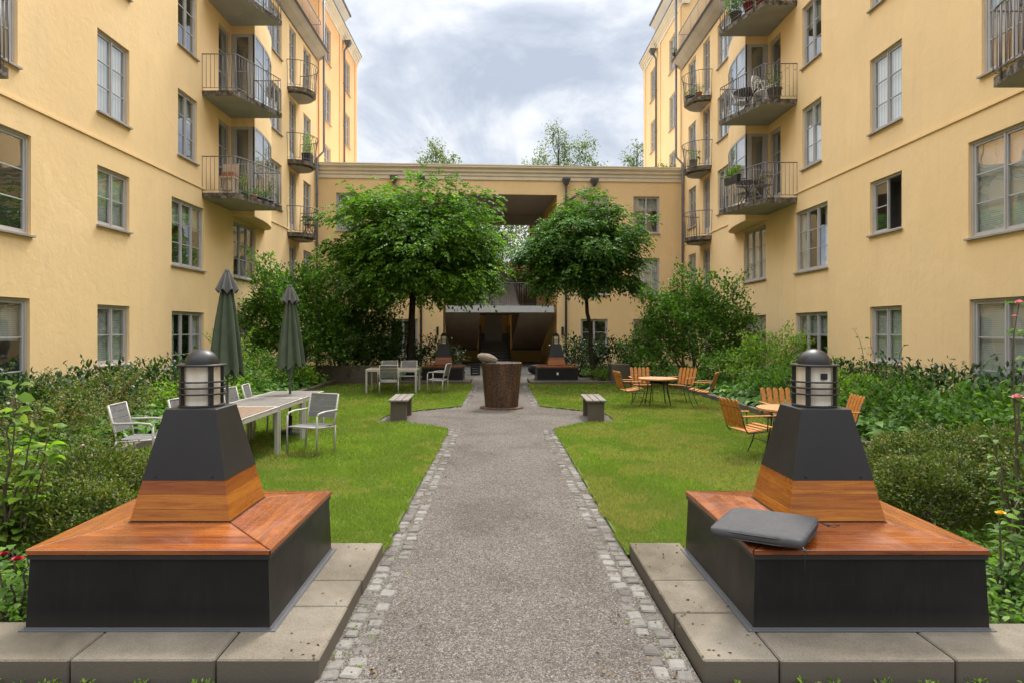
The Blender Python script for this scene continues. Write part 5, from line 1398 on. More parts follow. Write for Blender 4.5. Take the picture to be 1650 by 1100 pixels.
# azaleas near the lamp benches
for lab, x, y, rx, ry, h, n in (('near azalea between the lamp bench without cushion and the lone chair', -3.75, 6.05, .62, .6, .66, 7000), ('azalea in the middle of the near group behind the bare bench', -4.55, 5.55, .65, .65, .70, 7500),
                                ('low azalea close beside the bare bench, under the hydrangea', -3.42, 5.2, .62, .36, .52, 5500), ('azalea farthest out by the bed edge under the hydrangea', -5.35, 5.9, .7, .7, .8, 5500),
                                ('near azalea right beside the lawn and the bench with the cushion', 4.25, 6.55, .68, .6, .72, 7500), ('azalea behind the rose bush, next to the kerb end', 5.15, 6.4, .72, .62, .82, 6500),
                                ('low azalea filling the gap between bench with cushion and roses', 3.75, 5.75, .55, .42, .62, 6000), ('azalea deep in the corner behind the pink rose', 4.75, 5.5, .6, .6, .74, 5000)):
    S((x, y, .02), (rx, ry, h), int(n * 1.5), .036, .5, 'leaf_azalea', 'azalea_shrub', lab, 'azaleas beside the lamp benches', lump=.12, upward=.9, stems=22, fl=('pink', 3, .014))
# right bed
for lab, y, h in (('dark laurel under the big open-blind window at the picture edge', 9.6, 1.15), ('glossy laurel just past the big ground floor window', 11.5, 1.2), ('glossy laurel below the pane reflecting the thin branch', 13.3, 1.12), ('glossy laurel next to the small ground floor window', 15.0, 1.15), ('dark laurel nearest the camera by the wall of the round table side', 7.6, 1.1)):
    S((7.75, y, .05), (.72, 1.0, h), 1600, .12, .40, 'leaf_dark', 'laurel_shrub', lab, 'laurels along the yellow walls')
S((6.9, 16.6, .05), (.95, .9, 1.55), 2600, .10, .45, 'leaf_lime', 'pale_shrub', 'tall pale green shrub under the three-light window behind the near lantern', 'pale bed shrubs', spikes=12)
S((6.3, 18.0, .05), (.9, .9, 1.25), 2200, .11, .45, 'leaf_mid', 'leafy_shrub', 'leafy shrub between the large rounded shrub and the tall pale shrub', 'leafy bed shrubs', spikes=6)
S((6.3, 14.6, .05), (.85, .9, 1.05), 2200, .10, .45, 'leaf_mid', 'leafy_shrub', 'leafy shrub behind the orange chair of the nearer round table', 'leafy bed shrubs')
S((6.9, 13.0, .05), (.8, .9, .95), 2000, .10, .45, 'leaf_lime', 'pale_shrub', 'pale shrub just beyond the dome of the near lantern', 'pale bed shrubs')
S((6.75, 11.2, .05), (.85, .9, .95), 2100, .11, .42, 'leaf_mid', 'leafy_shrub', 'leafy shrub with faded brown blooms in the middle of the hosta bed', 'leafy bed shrubs', fl=('terracotta', 14, .022))
S((6.7, 9.4, .05), (.9, .9, .9), 2200, .12, .5, 'leaf_hosta', 'broadleaf_shrub', 'broad-leaved shrub before the big ground floor window', 'leafy bed shrubs')
S((6.4, 7.8, .05), (.8, .8, .85), 1900, .11, .5, 'leaf_mid', 'leafy_shrub', 'leafy shrub behind the pink rose near the picture edge', 'leafy bed shrubs')

# hosta borders: ground cover of arching leaves along both kerbs
def hosta(name, label, xa, xb, y0, y1, n, kind='stuff'):
    c = np.stack([NP.uniform(xa, xb, n), NP.uniform(y0, y1, n), NP.uniform(.02, .12, n)], 1)
    k = 16; a = NP.uniform(0, 2 * PI, (n, k)); el = NP.uniform(.35, 1.1, (n, k))
    D = np.stack([np.cos(a) * np.cos(el), np.sin(a) * np.cos(el), np.sin(el)], -1).reshape(-1, 3)
    P = np.repeat(c, k, 0) + D * NP.uniform(.05, .22, n * k)[:, None]
    D[:, 2] *= .35
    L = NP.uniform(.16, .28, n * k)
    V, T = leaf_geo(P, D, L, L * .50, fold=.2, droop=.55)
    o = to_obj(name, [(V, T, np.repeat(np.clip(np.repeat(NP.normal(.5, .2, n), k) + NP.normal(0, .12, n * k), 0, 1), 6))], 'leaf_hosta')
    o.location.z = .03
    tag(o, label, 'ground cover', kind=kind)
hosta('hosta_border', 'arching bright green hosta leaves filling the bed edge by the round tables', 5.45, 6.5, 6.9, 20.2, 420)
hosta('hosta_border', 'hosta and fern leaves filling the bed edge behind the long table', -6.6, -5.45, 6.6, 20.4, 360)
def cover(name, label, rects, dens, leaf, mat):
    Ps = []
    for a, b, c, d in rects:
        n = int((b - a) * (d - c) * dens); Ps.append(np.stack([NP.uniform(a, b, n), NP.uniform(c, d, n), NP.uniform(.02, .14, n)], 1))
    P = np.concatenate(Ps); D = unit(NP.normal(0, 1, P.shape) * [1, 1, .3] + [0, 0, .5]); L = leaf * NP.uniform(.6, 1.3, len(P))
    V, T = leaf_geo(P, D, L, L * .6); o = to_obj(name, [(V, T, np.repeat(NP.random_sample(len(P)), 6))], mat); tag(o, label, 'ground cover', kind='stuff')
cover('ground_cover', 'low leafy ground cover over the soil of the planting beds', [(-8.1, -5.4, 3.5, 20.5), (5.5, 8.4, 3.5, 20.5), (-8, -3, 21.3, 29), (3, 8.2, 21.6, 29.8)], 110, .09, 'leaf_mid')
cover('undergrowth', 'weeds and low leaves in the shade beside the near lamp benches', [(-5.2, -2.64, 3.74, 5.0), (2.70, 5.3, 3.74, 5.4), (-3.4, -2.7, 5.0, 5.4)], 800, .055, 'leaf_mid')

# young hydrangea with large leaves at the picture edge
def stem_plant(name, loc, label, stems, leaf, mat, cat='plant', flowers=None, group=None, w=.75):
    root = empty(name, loc); tag(root, label, cat, group); mb = MB(); P, D = [], []
    ends = []
    for (tx, ty, tz) in stems:
        pts = limb(mb, (random.uniform(-.04, .04), random.uniform(-.04, .04), -.03), (tx, ty, tz), .010, .004, n=8, wig=.05); ends.append(pts[-1])
        for j, p in enumerate(pts[2:]):
            for q in range(3):
                a = random.random() * 2 * PI; P.append(tuple(p)); D.append((math.cos(a), math.sin(a), random.uniform(-.2, .5)))
    mb.build('stems', 'twig', root)
    P, D = np.array(P), np.array(D); L = leaf * NP.uniform(.6, 1.15, len(P))
    V, T = leaf_geo(P + unit(D) * .03, D, L, L * w, fold=.15, droop=.35); to_obj('leaves', [(V, T, np.repeat(NP.random_sample(len(P)), 6))], mat, root)
    for (x, y, z, col, s) in (flowers or []):
        f = MB()
        for layer in range(4):
            for q in range(5 + layer):
                a = 2 * PI * q / (5 + layer) + layer; rr = s * (.25 + .22 * layer); tilt = .25 + .3 * layer
                c, sn = math.cos(a), math.sin(a)
                def Pp(u, v): return (x + c * (rr * .3 + v * rr * math.sin(tilt)) - sn * u * s * .4, y + sn * (rr * .3 + v * rr * math.sin(tilt)) + c * u * s * .4, z + v * s * .8 * math.cos(tilt))
                f.add([Pp(-.4, 0), Pp(.4, 0), Pp(.8, .6), Pp(.35, 1), Pp(-.35, 1), Pp(-.8, .6)], [(0, 1, 2, 3, 4, 5)])
        f.build('flower', col, root)
    return root
stem_plant('hydrangea_plant', (-3.75, 4.95, 0), 'young hydrangea with large lime green leaves on bare stems at the picture edge', [(-.25, .1, 1.2), (.1, 0, 1.32), (.3, -.05, 1.15), (-.05, .1, .95), (.22, .1, .85), (-.3, 0, .8), (.38, 0, 1.0), (.15, -.1, 1.25), (-.15, -.1, 1.05), (.42, -.1, .8)], .115, 'leaf_lime', 'plant')
stem_plant('rose_bush', (3.95, 5.0, 0), 'tall pink rose bush at the picture edge beside the bench with the cushion', [(0, 0, 1.95), (.1, .1, 1.75), (-.08, -.05, 1.25), (.2, 0, 1.5), (-.12, .1, 1.05), (.25, -.1, 1.3), (.1, -.1, .9), (-.15, 0, .7)], .085, 'leaf_mid', 'rose bush',
           [(0, 0, 1.94, 'pink', .04), (-.06, -.06, 1.23, 'pink', .05), (-.02, .02, 1.84, 'pink', .025)], 'rose bushes', .6)
stem_plant('rose_bush', (3.28, 4.30, 0), 'low yellow rose bush at the corner of the bench with the cushion', [(-.02, 0, .54), (.12, 0, .42), (.2, .1, .62), (.1, -.1, .3), (.3, 0, .5)], .075, 'leaf_mid', 'rose bush', [(-.02, -.02, .55, 'yellow', .030)], 'rose bushes', .6)
stem_plant('rose_bush', (-2.92, 3.95, 0), 'low dark red rose bush at the corner of the bare bench', [(0, 0, .45), (.12, -.05, .40), (-.15, 0, .5), (.1, .1, .3), (-.3, 0, .45)], .075, 'leaf_mid', 'rose bush', [(.10, -.1, .40, 'crimson', .035), (.02, -.1, .43, 'crimson', .03), (.18, -.06, .36, 'crimson', .03)], 'rose bushes', .6)
stem_plant('climbing_branch', (7.9, 13.6, .05), 'thin leafy branch reaching up before the small ground floor window', [(.1, .6, 1.5), (-.1, .9, 1.7), (.1, -.6, 1.4)], .07, 'leaf_mid', 'plant')

# grass: blades on the lawns, height and colour vary in real patches
def inpoly(x, y, poly):
    c = np.zeros(len(x), bool); j = len(poly) - 1
    for i in range(len(poly)):
        xi, yi = poly[i]; xj, yj = poly[j]
        m = ((yi > y) != (yj > y)) & (x < (xj - xi) * (y - yi) / (yj - yi + 1e-12) + xi); c ^= m; j = i
    return c
def vnoise(x, y, s, seed):
    r = np.random.RandomState(seed).random_sample((64, 64)); X, Y = x * s, y * s
    xi, yi = np.floor(X).astype(int), np.floor(Y).astype(int); fx, fy = X - xi, Y - yi; fx = fx * fx * (3 - 2 * fx); fy = fy * fy * (3 - 2 * fy)
    g = lambda a, b: r[a % 64, b % 64]
    return (g(xi, yi) * (1 - fx) + g(xi + 1, yi) * fx) * (1 - fy) + (g(xi, yi + 1) * (1 - fx) + g(xi + 1, yi + 1) * fx) * fy
def grass(poly, label, seed, bias):
    Vs, Rs = [], []; 
    xs = [p[0] for p in poly]; x0, x1 = min(xs), max(xs)
    for ya, yb, dens, w, h in ((5.05, 6.6, 13000, .0055, .036), (6.6, 8.5, 8500, .007, .038), (8.5, 11.5, 4600, .0095, .040), (11.5, 15, 2600, .013, .042), (15, 20.8, 1400, .019, .045)):
        n = int(dens * (x1 - x0) * (yb - ya)); x = NP.uniform(x0, x1, n); y = NP.uniform(ya, yb, n)
        pn = vnoise(x, y, .55, seed) * .6 + vnoise(x, y, 1.7, seed + 1) * .4
        e = .05 * (vnoise(x, y, 6, 5) - .5) * 2
        m = inpoly(x + e, y + e, poly) & (NP.random_sample(n) < .6 + .6 * vnoise(x, y, 4.5, seed + 3))
        x, y, pn = x[m], y[m], pn[m]; n = len(x)
        fine = vnoise(x, y, 9, seed + 4)
        hh = h * NP.uniform(.45, 1.25, n) * (.65 + .5 * pn + .25 * fine); a = NP.uniform(0, 2 * PI, n); ww = w * NP.uniform(.6, 1.2, n)
        lean = NP.normal(0, .45, (n, 2)) * hh[:, None]
        b = np.stack([x, y, np.full(n, .018)], 1); s = np.stack([np.cos(a), np.sin(a), np.zeros(n)], 1) * ww[:, None] * .5
        mid = b + np.concatenate([lean * .35, (hh * .55)[:, None]], 1)
        t = b + np.concatenate([lean, hh[:, None]], 1)
        Vs.append(np.stack([b - s, b + s, mid + s * .8, mid - s * .8, t], 1).reshape(-1, 3))
        patch = vnoise(x, y, .8, seed + 7) * .55 + vnoise(x, y, 2.6, seed + 8) * .45
        r = np.clip(NP.normal(.60, .16, n) + (patch - .5) * .55 + bias, 0, 1)
        dry = (vnoise(x, y, 1.1, seed + 9) * .6 + vnoise(x, y, 3.3, seed + 10) * .4); r = np.where((dry > .66 - .16 * (bias < 0)) & (NP.random_sample(n) < .45), NP.uniform(0, .12, n), r)
        Rs.append(np.repeat(r, 5))
    V = np.concatenate(Vs); n = len(V) // 5
    T = (np.array([[0, 1, 2], [0, 2, 3], [3, 2, 4]])[None] + (np.arange(n) * 5)[:, None, None]).reshape(-1, 3)
    o = tri_mesh('grass', V, T, 'grass', np.concatenate(Rs)); tag(o, label, 'grass', kind='stuff')
grass(LAWNL, 'short green lawn grass around the long table and parasols', 3, .03)
grass(LAWNR, 'short patchy lawn grass with dry yellow spots around the round tables', 13, -.06)

# small weeds in joints
def tufts(name, label, spots):
    P, D, L = [], [], []
    for (x, y, s, m) in spots:
        for i in range(m):
            a = random.random() * 2 * PI; rr = random.random() * s
            P.append((x + math.cos(a) * rr, y + math.sin(a) * rr, .0)); D.append((math.cos(a) * random.random(), math.sin(a) * random.random(), random.uniform(.3, 1.2))); L.append(s * random.uniform(.25, .6))
    P, D, L = np.array(P), np.array(D), np.array(L); V, T = leaf_geo(P, D, L, L * .45); o = to_obj(name, [(V, T, np.repeat(NP.random_sample(len(P)), 6))], 'leaf_lime'); tag(o, label, 'weeds', kind='stuff')
sp = []
for x in (-2.35, -2.28, -2.2, -2.5, -1.75, -1.5, -1.46, -2.05, 1.15, 1.5, 1.62, 1.9, 2.1, 2.4, 2.6): sp.append((x + random.uniform(-.03, .03), 3.245, random.uniform(.025, .06), 16))
for i in range(150):
    s = random.choice((-1, 1)); y = 3.4 + random.random() ** 1.5 * 9; sp.append(((-.78 if s < 0 else .85) + random.gauss(0, .07), y, random.uniform(.012, .032), 9))
for i in range(130): sp.append((random.choice((-1, 1, -1)) * abs(random.gauss(.45, .2)), 3.3 + random.random() * 4, random.uniform(.008, .016), 6))
tufts('joint_weeds', 'small green weeds growing between the setts and along the slab edges', sp)

n = 620
y = 3.3 + NP.random_sample(n) ** 1.6 * 12; x = np.where(NP.random_sample(n) < .5, NP.normal(-.75, .25, n), NP.normal(.85, .3, n)); x = np.clip(x, -1.35, 1.35)
z = np.where(((x < -.9) | (x > 1.0)) & (y < 5.1), .104, .012); P = np.stack([x, y, z], 1); a = NP.uniform(0, 2 * PI, n); D = np.stack([np.cos(a), np.sin(a), NP.uniform(-.05, .25, n)], 1)
L = NP.uniform(.010, .028, n); V, T = leaf_geo(P, D, L, L * .5); 
m = 900; y2 = 5.2 + NP.random_sample(m) ** 1.4 * 14; x2 = NP.uniform(.95, 5.1, m) * np.where(NP.random_sample(m) < .5, -1, 1); P2 = np.stack([x2, y2, np.full(m, .055)], 1); a2 = NP.uniform(0, 2 * PI, m)
L2 = NP.uniform(.012, .032, m); V2, T2 = leaf_geo(P2, np.stack([np.cos(a2), np.sin(a2), NP.uniform(-.1, .3, m)], 1), L2, L2 * .6); o = to_obj('fallen_leaves', [(V2, T2, np.repeat(NP.uniform(.5, 1, m), 6))], 'leaf_dry'); tag(o, 'small dry yellow leaves scattered over the lawn grass', 'fallen leaves', kind='stuff')
o = to_obj('fallen_leaves', [(V, T, np.repeat(NP.random_sample(n), 6))], 'leaf_dry'); tag(o, 'dry brown leaves and bits lying on the path and slabs', 'fallen leaves', kind='stuff')

# ------------------------------------------------------------------ things on the balconies and by the stairs
def pot_plant(x, y, z, r, h, ph, label, pot='terracotta', mat='leaf_mid', leaf=.07, n=260, flower=None, group='potted plants on the balconies'):
    root = empty('potted_plant', (x, y, z)); tag(root, label, 'potted plant', group)
    mb = MB(); mb.lathe([(0, 0), (r * .72, 0), (r, h), (r * 1.08, h), (r * 1.08, h - .02), (r, h - .02)], 18); mb.lathe([(0, h - .02), (r, h - .02)], 18); mb.build('pot', pot, root)
    C = NP.normal(0, 1, (n, 3)) * [r * .8, r * .8, ph * .25] + [0, 0, h + ph * .5]; C[:, 2] = np.clip(C[:, 2], h - .02, None)
    D = sph(n) + [0, 0, .5]; L = leaf * NP.uniform(.6, 1.3, n); V, T = leaf_geo(C, D, L, L * .45); to_obj('foliage', [(V, T, np.repeat(NP.random_sample(n), 6))], mat, root)
    mb = MB()
    for i in range(4): limb(mb, (0, 0, h - .02), tuple(C[i]), .005, .002, n=3)
    mb.build('stems', 'twig', root)
    if flower:
        f = MB()
        for i in range(12): f = MB(); f.sphere(tuple(C[i * 3] * 1.04), (.022, .022, .02), 6, 4); f.build('flower', flower, root)
def planter(x, y, z, w, d, h, label, ph=.3, mat='leaf_mid', rz=0):
    root = empty('planter_box', (x, y, z), rz); tag(root, label, 'planter', 'planter boxes on the balconies')
    mb = MB(); mb.frust([(-w / 2 * .9, -d / 2 * .9, 0), (w / 2 * .9, -d / 2 * .9, 0), (w / 2 * .9, d / 2 * .9, 0), (-w / 2 * .9, d / 2 * .9, 0)], [(-w / 2, -d / 2, h), (w / 2, -d / 2, h), (w / 2, d / 2, h), (-w / 2, d / 2, h)]); mb.build('box', 'black_plastic', root, .008)
    n = 300; C = NP.uniform(-1, 1, (n, 3)) * [w / 2, d / 2, ph / 2] + [0, 0, h + ph / 2 - .03]; D = sph(n) + [0, 0, .6]; L = NP.uniform(.06, .13, n); V, T = leaf_geo(C, D, L, L * .3); to_obj('foliage', [(V, T, np.repeat(NP.random_sample(n), 6))], mat, root)
def bistro_table(x, y, z, label, r=.36, mat='slate_dado', zt=.71):
    root = empty('cafe_table', (x, y, z)); tag(root, label, 'table', 'cafe tables on the balconies')
    mb = MB(); mb.lathe([(0, zt - .02), (r, zt - .02), (r, zt), (0, zt)], 28); mb.build('tabletop', mat, root)
    for a in (0, PI / 2):
        mb = MB(); c, s = math.cos(a), math.sin(a); mb.tube([(c * .25, s * .25, 0), (-c * .22, -s * .22, zt - .02)], .012, 6); mb.tube([(-c * .25, -s * .25, 0), (c * .22, s * .22, zt - .02)], .012, 6); mb.build('leg', 'black', root)
def folding_chair(x, y, z, rz, label, mat='black'):
    root = empty('folding_chair', (x, y, z), R(rz)); tag(root, label, 'chair', 'folding chairs on the balconies')
    for s in (-1, 1):
        mb = MB(); mb.tube([(s * .2, .2, 0), (s * .2, -.22, .85)], .011, 6); mb.build('leg', mat, root)
        mb = MB(); mb.tube([(s * .18, -.22, 0), (s * .18, .18, .46)], .011, 6); mb.build('leg', mat, root)
    mb = MB()
    for i in range(5): mb.box(-.2, .2, -.2 + i * .08, -.2 + i * .08 + .06, .45, .465)
    mb.build('seat', mat, root)
    mb = MB()
    for zz in (.66, .77): mb.box(-.2, .2, -.17 - (zz - .66) * .5, -.155 - (zz - .66) * .5, zz, zz + .07)
    mb.build('backrest', mat, root)
zR = [5.5, 8.32, 11.14]
# right balconies
bistro_table(7.62, 20.2, zR[1], 'round dark cafe table on the middle right balcony beside the white chair', .42)
def ornate():
    root = empty('ornate_armchair', (7.85, 19.5, zR[1]), R(30)); tag(root, 'white ornate cast metal armchair on the middle balcony over the round tables', 'chair')
    for sx in (-1, 1):
        for sy in (-1, 1):
            mb = MB(); mb.tube([(sx * .2, sy * .2, .42), (sx * .23, sy * .23, .2), (sx * .2, sy * .22, 0)], .016, 6); mb.build('leg', 'white', root)
    mb = MB(); mb.lathe([(0, .42), (.25, .42), (.26, .45), (0, .45)], 24); mb.build('seat', 'white', root)
    mb = MB()
    mb.tube([(-.22, .22, .45), (-.25, .27, .75), (-.15, .30, .98), (0, .31, 1.02), (.15, .30, .98), (.25, .27, .75), (.22, .22, .45)], .018, 6)
    for cx, cz, r in ((-.1, .86, .07), (.1, .86, .07), (0, .72, .07), (-.13, .62, .06), (.13, .62, .06), (0, .93, .05)):
        mb.tube([(cx + r * math.cos(t * PI / 5), .27 + (cz - .5) * .08, cz + r * math.sin(t * PI / 5)) for t in range(11)], .014, 5)
    mb.build('backrest', 'white', root)
    for s in (-1, 1):
        mb = MB(); mb.tube([(s * .25, .25, .68), (s * .28, .0, .70), (s * .25, -.2, .66), (s * .23, -.2, .44)], .014, 6); mb.build('armrest', 'white', root)
ornate()
pot_plant(7.95, 19.02, zR[1], .2, .36, .6, 'dark urn with tall red flowering plant on the middle balcony over the round tables', 'slate_dado', 'leaf_mid', .06, 260, 'crimson')
folding_chair(7.55, 20.55, zR[1], 200, 'pale folding chair at the far end of the middle balcony over the round tables', 'alu')
bistro_table(7.55, 20.0, zR[0], 'round black cafe table on the lowest large balcony over the round tables')
folding_chair(7.65, 20.5, zR[0], 190, 'black folding chair behind the cafe table on the lowest large balcony', 'rail')
folding_chair(7.75, 19.35, zR[0], 15, 'black folding chair in front of the cafe table on the lowest large balcony', 'rail')
planter(7.12, 20.1, zR[0] + .68, .16, .75, .22, 'black planter box hung on the rail of the lowest large balcony', .28, 'leaf_lime', R(12))
pot_plant(7.9, 20.0, zR[0] + .0, .13, .7, .2, 'tall stand with a small reddish plant on the lowest large balcony', 'slate_dado', 'leaf_red', .05, 150, 'terracotta')
pot_plant(7.25, 20.2, zR[2], .18, .3, .5, 'bushy green plant at the far end of the topmost balcony over the round tables', 'slate_dado', 'leaf_mid', .08, 420)
pot_plant(7.42, 19.6, zR[2], .15, .3, .45, 'green plant in a red pot on the topmost balcony over the round tables', 'red', 'leaf_mid', .08, 380)
pot_plant(7.6, 19.15, zR[2], .15, .3, .45, 'dark leafed plant near the wall on the topmost balcony over the round tables', 'red', 'leaf_mid', .07, 360)
# left balconies
def shelf():
    root = empty('plant_table', (-7.72, 18.75, zR[0])); tag(root, 'pale wooden plant table with tall back panel on the lowest large balcony above the parasols', 'table')
    mb = MB(); mb.box(-.22, .22, -.18, .18, .53, .56); mb.build('tabletop', 'fabric_tan', root)
    mb = MB(); mb.box(-.22, .22, .16, .18, .56, .98); mb.build('back_panel', 'fabric_tan', root)
    for sx in (-1, 1):
        for sy in (-1, 1): mb = MB(); mb.box(sx * .19 - .02, sx * .19 + .02, sy * .15 - .02, sy * .15 + .02, 0, .53); mb.build('leg', 'fabric_tan', root)
    mb = MB(); mb.box(-.2, .2, -.16, .14, .18, .20); mb.build('shelf', 'fabric_tan', root)
shelf()
mb = MB(); mb.frust([(-.16, -.10, 0), (.16, -.10, 0), (.16, .10, 0), (-.16, .10, 0)], [(-.18, -.12, .12), (.18, -.12, .12), (.18, .12, .12), (-.18, .12, .12)]); o = mb.build('flower_trough', 'terracotta'); o.location = (-7.70, 18.70, zR[0] + .562); tag(o, 'terracotta trough on the plant table of the lowest large balcony', 'trough')
pot_plant(-7.35, 19.0, zR[0], .11, .2, .6, 'tall thin yellow-green potted plant on the lowest large balcony above the parasols', 'leaf_lime', 'leaf_lime', .05, 120)
for i, (y, lab) in enumerate(((19.25, 'terracotta pot with small green plant, next to the lime pot above the parasols'), (19.5, 'low green potted plant in the middle of the rail above the parasols'), (19.72, 'leafy potted plant farther along the rail above the parasols'))):
    pot_plant(-7.2 + i * .07, y, zR[0], .11, .16, .2, lab, 'terracotta' if i == 0 else 'black_plastic', 'leaf_mid', .05, 160)
pot_plant(-6.95, 19.95, zR[0], .10, .12, .8, 'trailing climbing plant at the far end of the balcony above the parasols', 'black_plastic', 'leaf_mid', .05, 160)
planter(-7.65, 26.2, zR[1], .35, .5, .38, 'black planter with tall yellowing plants on the middle rounded balcony of the parasol side', .8, 'leaf_lime')
bistro_table(-7.65, 26.3, zR[0], 'small black cafe table on the lowest rounded balcony of the parasol side', .26)
folding_chair(-7.7, 26.75, zR[0], 180, 'black folding chair on the lowest rounded balcony of the parasol side')
pot_plant(7.9, 26.8, zR[1], .16, .3, .4, 'big-leaved rubber plant on the middle rounded balcony of the round table side', 'concrete', 'leaf_lime', .2, 14)
pot_plant(7.95, 27.2, zR[1], .12, .22, .1, 'small grey pot behind the rubber plant on the rounded balcony', 'concrete', 'leaf_mid', .04, 40)
pot_plant(7.9, 27.3, zR[2], .2, .25, .3, 'dark pot with fading plants on the topmost rounded balcony of the round table side', 'black_plastic', 'leaf_mid', .06, 160)
pot_plant(8.1, 26.75, zR[2], .14, .2, .35, 'small plant nearest the wall on the topmost rounded balcony of the round table side', 'terracotta', 'leaf_mid', .06, 160)
pot_plant(8.0, 30.1, 14.22, .1, .12, .3, 'small plant on the roof terrace corner of the round table side', 'black_plastic', 'leaf_far', .06, 120)
S((8.0, 31.9, 9.16), (.55, .35, .5), 500, .08, .5, 'leaf_mid', 'roof_plant', 'green plant tuft growing on the archway roof beside the tall yellow block', None, cat='plant')
# clutter near the arch
def crate(x, y, lab, mat='black_plastic', w=.36, d=.32, h=.42):
    root = empty('plastic_crate', (x, y, .006)); tag(root, lab, 'crate')
    mb = MB(); mb.box(-w / 2, w / 2, -d / 2, d / 2, 0, .05)
    for i in range(4): z = .09 + i * .09; mb.box(-w / 2, w / 2, -d / 2, -d / 2 + .02, z, z + .06); mb.box(-w / 2, w / 2, d / 2 - .02, d / 2, z, z + .06); mb.box(-w / 2, -w / 2 + .02, -d / 2 + .02, d / 2 - .02, z, z + .06); mb.box(w / 2 - .02, w / 2, -d / 2 + .02, d / 2 - .02, z, z + .06)
    for sx in (-1, 1):
        for sy in (-1, 1): mb.box(sx * (w / 2 - .03) - .02, sx * (w / 2 - .03) + .02, sy * (d / 2 - .03) - .02, sy * (d / 2 - .03) + .02, .05, .42)
    mb.build('crate_body', mat, root)
crate(-.93, 25.2, 'black slatted crate on the paving between far lamp bench and stairs')
def bag(x, y, z, lab, mat, r, name='soft_bag'):
    mb = MB(); mb.sphere((0, 0, r[2]), r, 18, 10, 0, lambda p: 1 + .09 * math.sin(p.x * 7 + p.y * 5) + .05 * math.sin(p.z * 11)); mb.tube([(-r[0] * .4, 0, r[2] * 1.8), (0, 0, r[2] * 2.5), (r[0] * .4, 0, r[2] * 1.8)], .012, 6)
    o = mb.build(name, mat); o.location = (x, y, z); tag(o, lab, 'bag')
bag(1.45, 25.6, .004, 'black bag lying behind the far bench with the socket', 'black_plastic', (.34, .2, .2))
bag(.62, 25.4, .004, 'small red and grey bundle by the foot of the stairs', 'red', (.13, .12, .15))
root = empty('push_scooter', (-1.55, 23.2, .05)); tag(root, 'turquoise wheeled toy with thin curved metal handle beside the far lamp bench', 'toy')
mb = MB(); mb.box(-.18, .18, -.08, .08, .42, .52); mb.build('deck', 'teal', root, .03)
mb = MB(); mb.tube([(-.14, 0, .46), (-.20, 0, .9), (-.18, 0, 1.04), (-.02, 0, 1.06), (.02, 0, 1.0), (.12, 0, .46)], .012, 6); mb.build('handle', 'alu', root)
mb = MB(); mb.tube([(-.14, 0, .44), (-.16, .05, .0)], .014, 6); mb.tube([(.14, 0, .44), (.16, -.05, .0)], .014, 6); mb.build('strut', 'black', root)

# ------------------------------------------------------------------ sky, sun, camera
w = bpy.data.worlds.new('World'); scene.world = w; w.use_nodes = True
nt = w.node_tree; nt.nodes.clear(); k = NT(nt)
SUN_EL, SUN_AZ = R(56), R(18)          # azimuth measured from +Y towards +X
out = nt.nodes.new('ShaderNodeOutputWorld'); bg = nt.nodes.new('ShaderNodeBackground'); bg.inputs[1].default_value = .10
sky = nt.nodes.new('ShaderNodeTexSky'); sky.sky_type = 'NISHITA'; sky.sun_disc = False; sky.sun_elevation = SUN_EL; sky.sun_rotation = SUN_AZ
tc = nt.nodes.new('ShaderNodeTexCoord'); sep = nt.nodes.new('ShaderNodeSeparateXYZ'); k.l(tc.outputs['Generated'], sep.inputs[0])
zc = k.math('MAXIMUM', sep.outputs[2], .03)
zz = k.math('ADD', zc, .34)
cb = nt.nodes.new('ShaderNodeCombineXYZ'); k.l(k.math('DIVIDE', sep.outputs[0], zz), cb.inputs[0]); k.l(k.math('DIVIDE', sep.outputs[1], zz), cb.inputs[1])
cv = k.mapv(cb.outputs[0], (1.5, 1.35, 1), (3.7, 1.9, 0))
n1 = k.noise(cv, 1.25, 9, .58, .6); n2 = k.noise(cv, 3.3, 8, .6, .3)
nn = k.math('ADD', k.math('MULTIPLY', n1, .72), k.math('MULTIPLY', n2, .28))
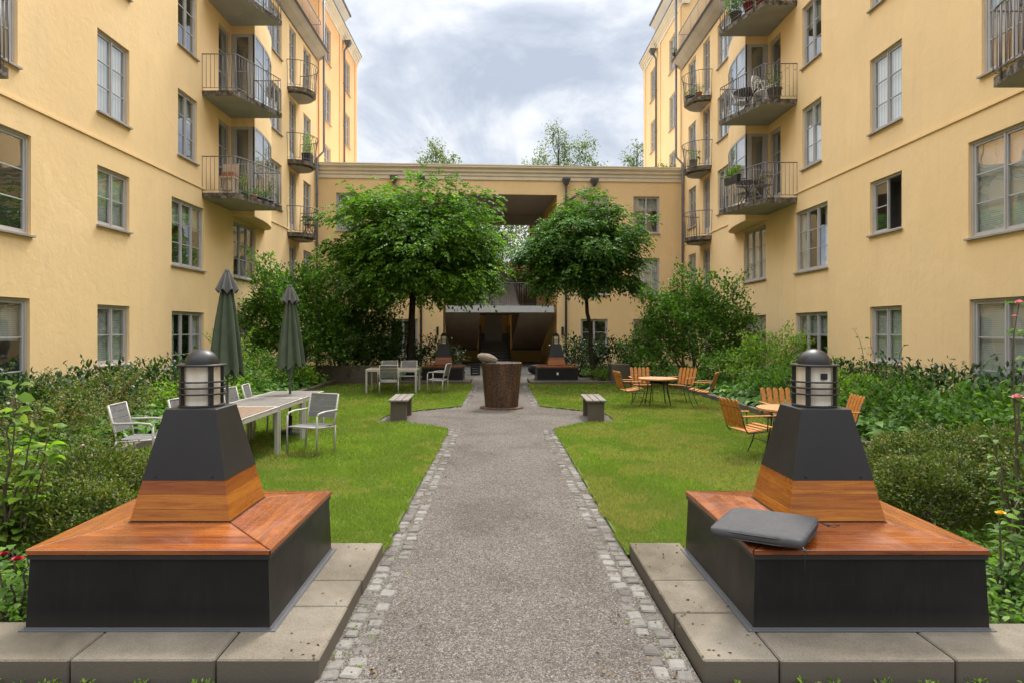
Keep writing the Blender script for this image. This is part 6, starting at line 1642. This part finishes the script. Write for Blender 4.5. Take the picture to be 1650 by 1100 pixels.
cloud = k.ramp(nn, [(.40, (5.0, 5.6, 6.6)), (.46, (6.5, 7.0, 7.9)), (.505, (8.4, 8.7, 9.2)), (.56, (10.0, 10.0, 9.95))])
# overcast skies are brightest high up
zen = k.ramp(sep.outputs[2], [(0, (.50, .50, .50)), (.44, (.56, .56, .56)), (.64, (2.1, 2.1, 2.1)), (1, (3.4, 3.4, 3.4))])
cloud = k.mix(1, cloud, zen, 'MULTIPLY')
# unseen sky behind the camera dimmed so camera-facing sides stay darker; sun veiled ahead
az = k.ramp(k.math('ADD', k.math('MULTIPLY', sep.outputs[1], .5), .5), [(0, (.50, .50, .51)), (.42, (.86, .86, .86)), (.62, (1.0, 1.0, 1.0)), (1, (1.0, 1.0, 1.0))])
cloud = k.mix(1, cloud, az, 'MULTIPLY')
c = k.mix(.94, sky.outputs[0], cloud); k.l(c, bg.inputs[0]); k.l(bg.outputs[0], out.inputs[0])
for lk in nt.nodes:
    if lk.bl_idname == 'ShaderNodeMix': lk.clamp_result = False; lk.clamp_factor = True

sd = bpy.data.lights.new('sun', 'SUN'); sd.energy = 1.9; sd.angle = R(12); sd.color = (1, .95, .87)
so = bpy.data.objects.new('sun', sd); COL.objects.link(so)
dirv = Vector((math.sin(SUN_AZ) * math.cos(SUN_EL), math.cos(SUN_AZ) * math.cos(SUN_EL), math.sin(SUN_EL)))
so.rotation_euler = dirv.to_track_quat('Z', 'Y').to_euler(); so.location = (0, 0, 30)

cd = bpy.data.cameras.new('camera'); cam = bpy.data.objects.new('camera', cd); COL.objects.link(cam)
cam.location = (0, 0, 1.75); cam.rotation_euler = (R(90), 0, 0)
cd.sensor_width = 36; cd.lens = 1060 / 1650 * 36; cd.shift_x = (825 - 805) / 1650; cd.shift_y = (530 - 550) / 1650
cd.clip_end = 2000; cd.clip_start = .05
scene.camera = cam
scene.view_settings.view_transform = 'Standard'; scene.view_settings.look = 'None'; scene.view_settings.exposure = 0.99; scene.view_settings.gamma = 1
try:
    scene.cycles.transparent_max_bounces = 16; scene.cycles.max_bounces = 6; scene.cycles.diffuse_bounces = 4
except Exception: pass
for o in bpy.data.objects:
    if '_world' in o: del o['_world']
